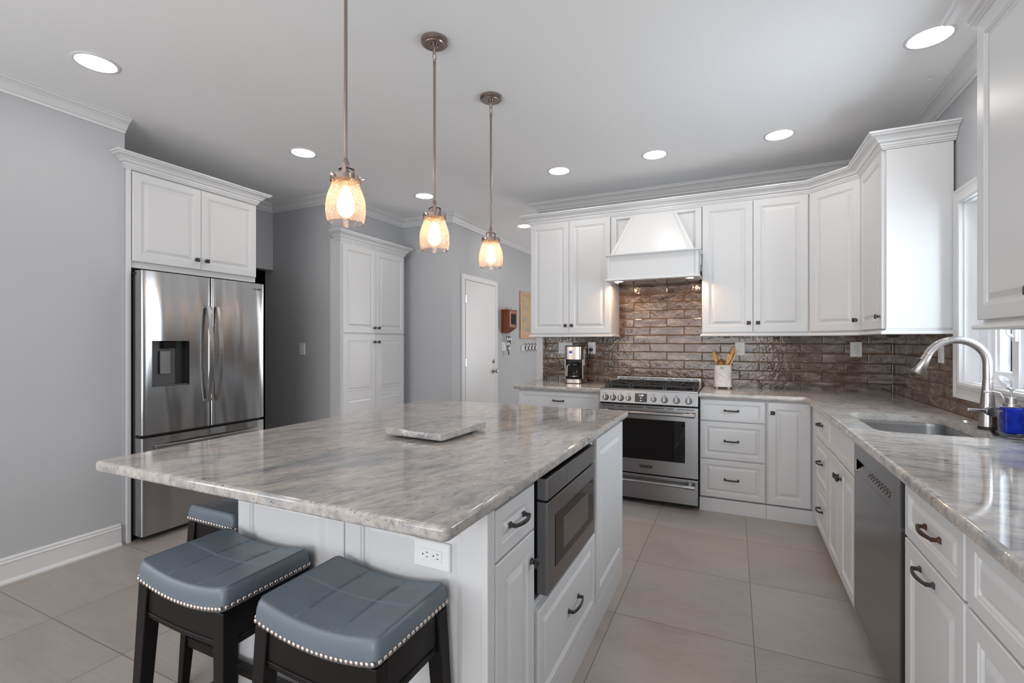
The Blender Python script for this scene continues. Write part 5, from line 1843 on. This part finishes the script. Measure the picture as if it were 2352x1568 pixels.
MB().tube([(cx1 + 0.001, cy0 + 0.075, Z0 + 0.17), (cx1 + 0.001, cy0 + 0.075, Z0 + 0.32)], 0.004, 8).build('water_gauge', M_wplate, t1)
cc = (-1.372, cy0 + 0.058, Z0 + 0.046)
car = MB().lathe(cc, [(0.045, 0.0), (0.050, 0.004), (0.052, 0.045), (0.047, 0.085), (0.036, 0.118), (0.034, 0.125)], 32, caps=False).build('carafe', M_carafe, t1, smooth=True)
MB().lathe(cc, [(0.035, 0.120), (0.038, 0.122), (0.038, 0.140), (0.022, 0.150)], 28).build('carafe_lid', M_blkpl, car, smooth=True, auto=40)
MB().lathe(cc, [(0.0525, 0.018), (0.0525, 0.024)], 32, caps=False).build('carafe_band', M_chrome, car, smooth=True)
MB().bar((-1.412, cy0 + 0.012, Z0 + 0.178), (-1.430, cy0 + 0.004, Z0 + 0.165), 0.02, 0.012).bar((-1.430, cy0 + 0.004, Z0 + 0.17), (-1.434, cy0 + 0.004, Z0 + 0.065), 0.016, 0.012, up=(0, 1, 0)).build('carafe_handle', M_steelz, car, bevel=0.003)
b = MB()
b.tube([(-1.272, 4.530, 1.225), (-1.272, 4.505, 1.222), (-1.276, 4.495, 1.20), (-1.292, 4.48, 1.14), (-1.305, 4.47, 1.06), (-1.318, 4.46, 0.98), (-1.325, 4.442, 0.95)], 0.0035, 8)
b.build('power_cord', M_blkpl, t1, smooth=True)
MB().box(-1.287, -1.257, 4.500, 4.532, 1.215, 1.245).build('plug', M_blkpl, t1, bevel=0.004)

# ------------------------------------------------------------------ utensil crock
ucx, ucy = -0.086, 4.38
t1 = thing('utensil_crock', 'cream footed ceramic crock holding wooden utensils, right of the range', 'crock', (ucx, ucy, 0.9145))
b = MB()
rs = []
for (k, z) in ((0.96, 0.012), (1.03, 0.014), (0.985, 0.030), (0.96, 0.06), (0.955, 0.12), (0.965, 0.17), (0.985, 0.188), (1.0, 0.196), (0.96, 0.197), (0.93, 0.18), (0.92, 0.03)):
    rs.append([(ucx + 0.073 * k * math.copysign(abs(math.cos(a)) ** 0.7, math.cos(a)), ucy + 0.055 * k * math.copysign(abs(math.sin(a)) ** 0.7, math.sin(a)), 0.9145 + z) for a in [2 * PI * i / 48 for i in range(48)]])
b.rings(rs, True, True, True)
b.build('crock_body', M_ceramic, t1, smooth=True, auto=60)
for sx in (-1, 1):
    for sy in (-1, 1):
        MB().lathe((ucx + sx * 0.045, ucy + sy * 0.032, 0.9145), [(0.008, 0), (0.011, 0.006), (0.010, 0.014)], 14).build('foot', M_ceramic, t1, smooth=True)
b = MB()
for j, row in enumerate(((0, 5, 8, 12, 17, 21, 26), (2, 7, 10, 15, 19))):
    for k in row:
        x = ucx - 0.022 + k * 0.0013
        z = 0.9145 + 0.178 - j * 0.013
        b.box(x, x + 0.0010, ucy - 0.0555 - 0.0012, ucy - 0.0525, z - 0.004, z + 0.004)
        b.box(x, x + 0.0032, ucy - 0.0555 - 0.0012, ucy - 0.0525, z + (0.003 if k % 2 else -0.004), z + (0.004 if k % 2 else -0.003))
b.build('faint_lettering', M_pewter, t1)
rimz = 0.9145 + 0.195


def utensil(name, lab, cat, base, tip, head, mat, hw=0.02, hl=0.06, hole=False, cup=False):
    base, tip = Vector(base), Vector(tip)
    t = thing(name, lab, cat, base)
    d = (tip - base).normalized()
    hb = tip - d * hl
    h = MB().tube([base, hb + d * 0.01], [0.0045, 0.006], 10)
    hn = h.build('handle', mat, t, smooth=True, auto=40)
    a = Vector((0, -1, 0))
    a = (a - d * a.dot(d)).normalized()
    w = d.cross(a).normalized()
    b = MB()
    rs = []
    N = 10
    for i in range(N + 1):
        f = i / N
        if head == 'spoon': wd = hw * math.sin(PI * (0.08 + 0.86 * f)) ** 0.7
        elif head == 'spatula': wd = 0.006 + (hw - 0.006) * min(1, f * 1.6)
        else: wd = hw * 0.45
        c = hb + d * (hl * f)
        dish = (0.010 * math.sin(PI * f)) if head == 'spoon' else 0
        ring_ = [c - w * wd + a * 0.001, c - w * wd * 0.5 - a * dish, c - a * dish * 1.2, c + w * wd * 0.5 - a * dish, c + w * wd + a * 0.001, c + w * wd * 0.5 - a * (dish + 0.003), c - a * (dish * 1.2 + 0.003), c - w * wd * 0.5 - a * (dish + 0.003)]
        rs.append(ring_)
    b.rings(rs)
    o = b.build('utensil_head', mat, t, smooth=True, auto=50)
    if hole:
        c = hb + d * (hl * 0.55) + a * 0.0012
        MB().tube([c, c + a * 0.0012], 0.005, 16).build('head_hole', M_bamboo2, o)
    return t


utensil('wooden_spoon', 'tall wooden spoon, its oval bowl highest in the crock', 'spoon', (ucx - 0.01, ucy + 0.02, 0.96), (0.004, ucy + 0.005, 1.265), 'spoon', M_bamboo, hw=0.017, hl=0.085)
utensil('wooden_spatula', 'wide wooden spatula with a dark round hole, in the crock', 'spatula', (ucx - 0.02, ucy - 0.012, 0.96), (-0.030, ucy - 0.022, 1.200), 'spatula', M_bamboo, hw=0.020, hl=0.085, hole=True)
utensil('wooden_stick', 'thin wooden stick utensil leaning far right out of the crock', 'utensil', (ucx - 0.012, ucy - 0.0, 0.96), (0.026, ucy - 0.012, 1.235), 'stick', M_bamboo, hw=0.014, hl=0.15)
utensil('wooden_spoon', 'small dark wooden spoon in the middle of the crock, only its bowl showing', 'spoon', (ucx - 0.012, ucy - 0.02, 0.96), (-0.100, ucy - 0.025, 1.150), 'spoon', M_bamboo2, hw=0.019, hl=0.055)
t2 = utensil('wooden_spoon', 'broad wooden spoon leaning furthest left out of the crock', 'spoon', (ucx + 0.0, ucy + 0.01, 0.96), (-0.160, ucy + 0.0, 1.225), 'spoon', M_bamboo, hw=0.019, hl=0.095)
t2 = thing('whisk', 'small wire whisk standing behind the left wooden spoon', 'whisk', (ucx - 0.01, ucy + 0.03, 0.96))
b = MB()
pb, pt = Vector((ucx - 0.01, ucy + 0.03, 0.96)), Vector((-0.135, ucy + 0.034, 1.215))
dv = (pt - pb).normalized()
for k in range(5):
    a = k * PI / 5
    e1 = Vector((0, 1, 0)) * math.cos(a) + dv.cross(Vector((0, 1, 0))).normalized() * math.sin(a)
    b.tube([pt - dv * 0.09 + dv * 0.09 * math.sin(PI * i / 16) ** 0.8 * (1 if True else 0) + e1 * 0.021 * math.cos(PI * i / 16) * (0.4 + 0.6 * math.sin(PI * i / 16)) for i in range(17)], 0.0008, 5)
b.build('wires', M_chrome, t2, smooth=True)
MB().tube([pb, pt - dv * 0.085], 0.005, 10).build('handle', M_steelz, t2, smooth=True)
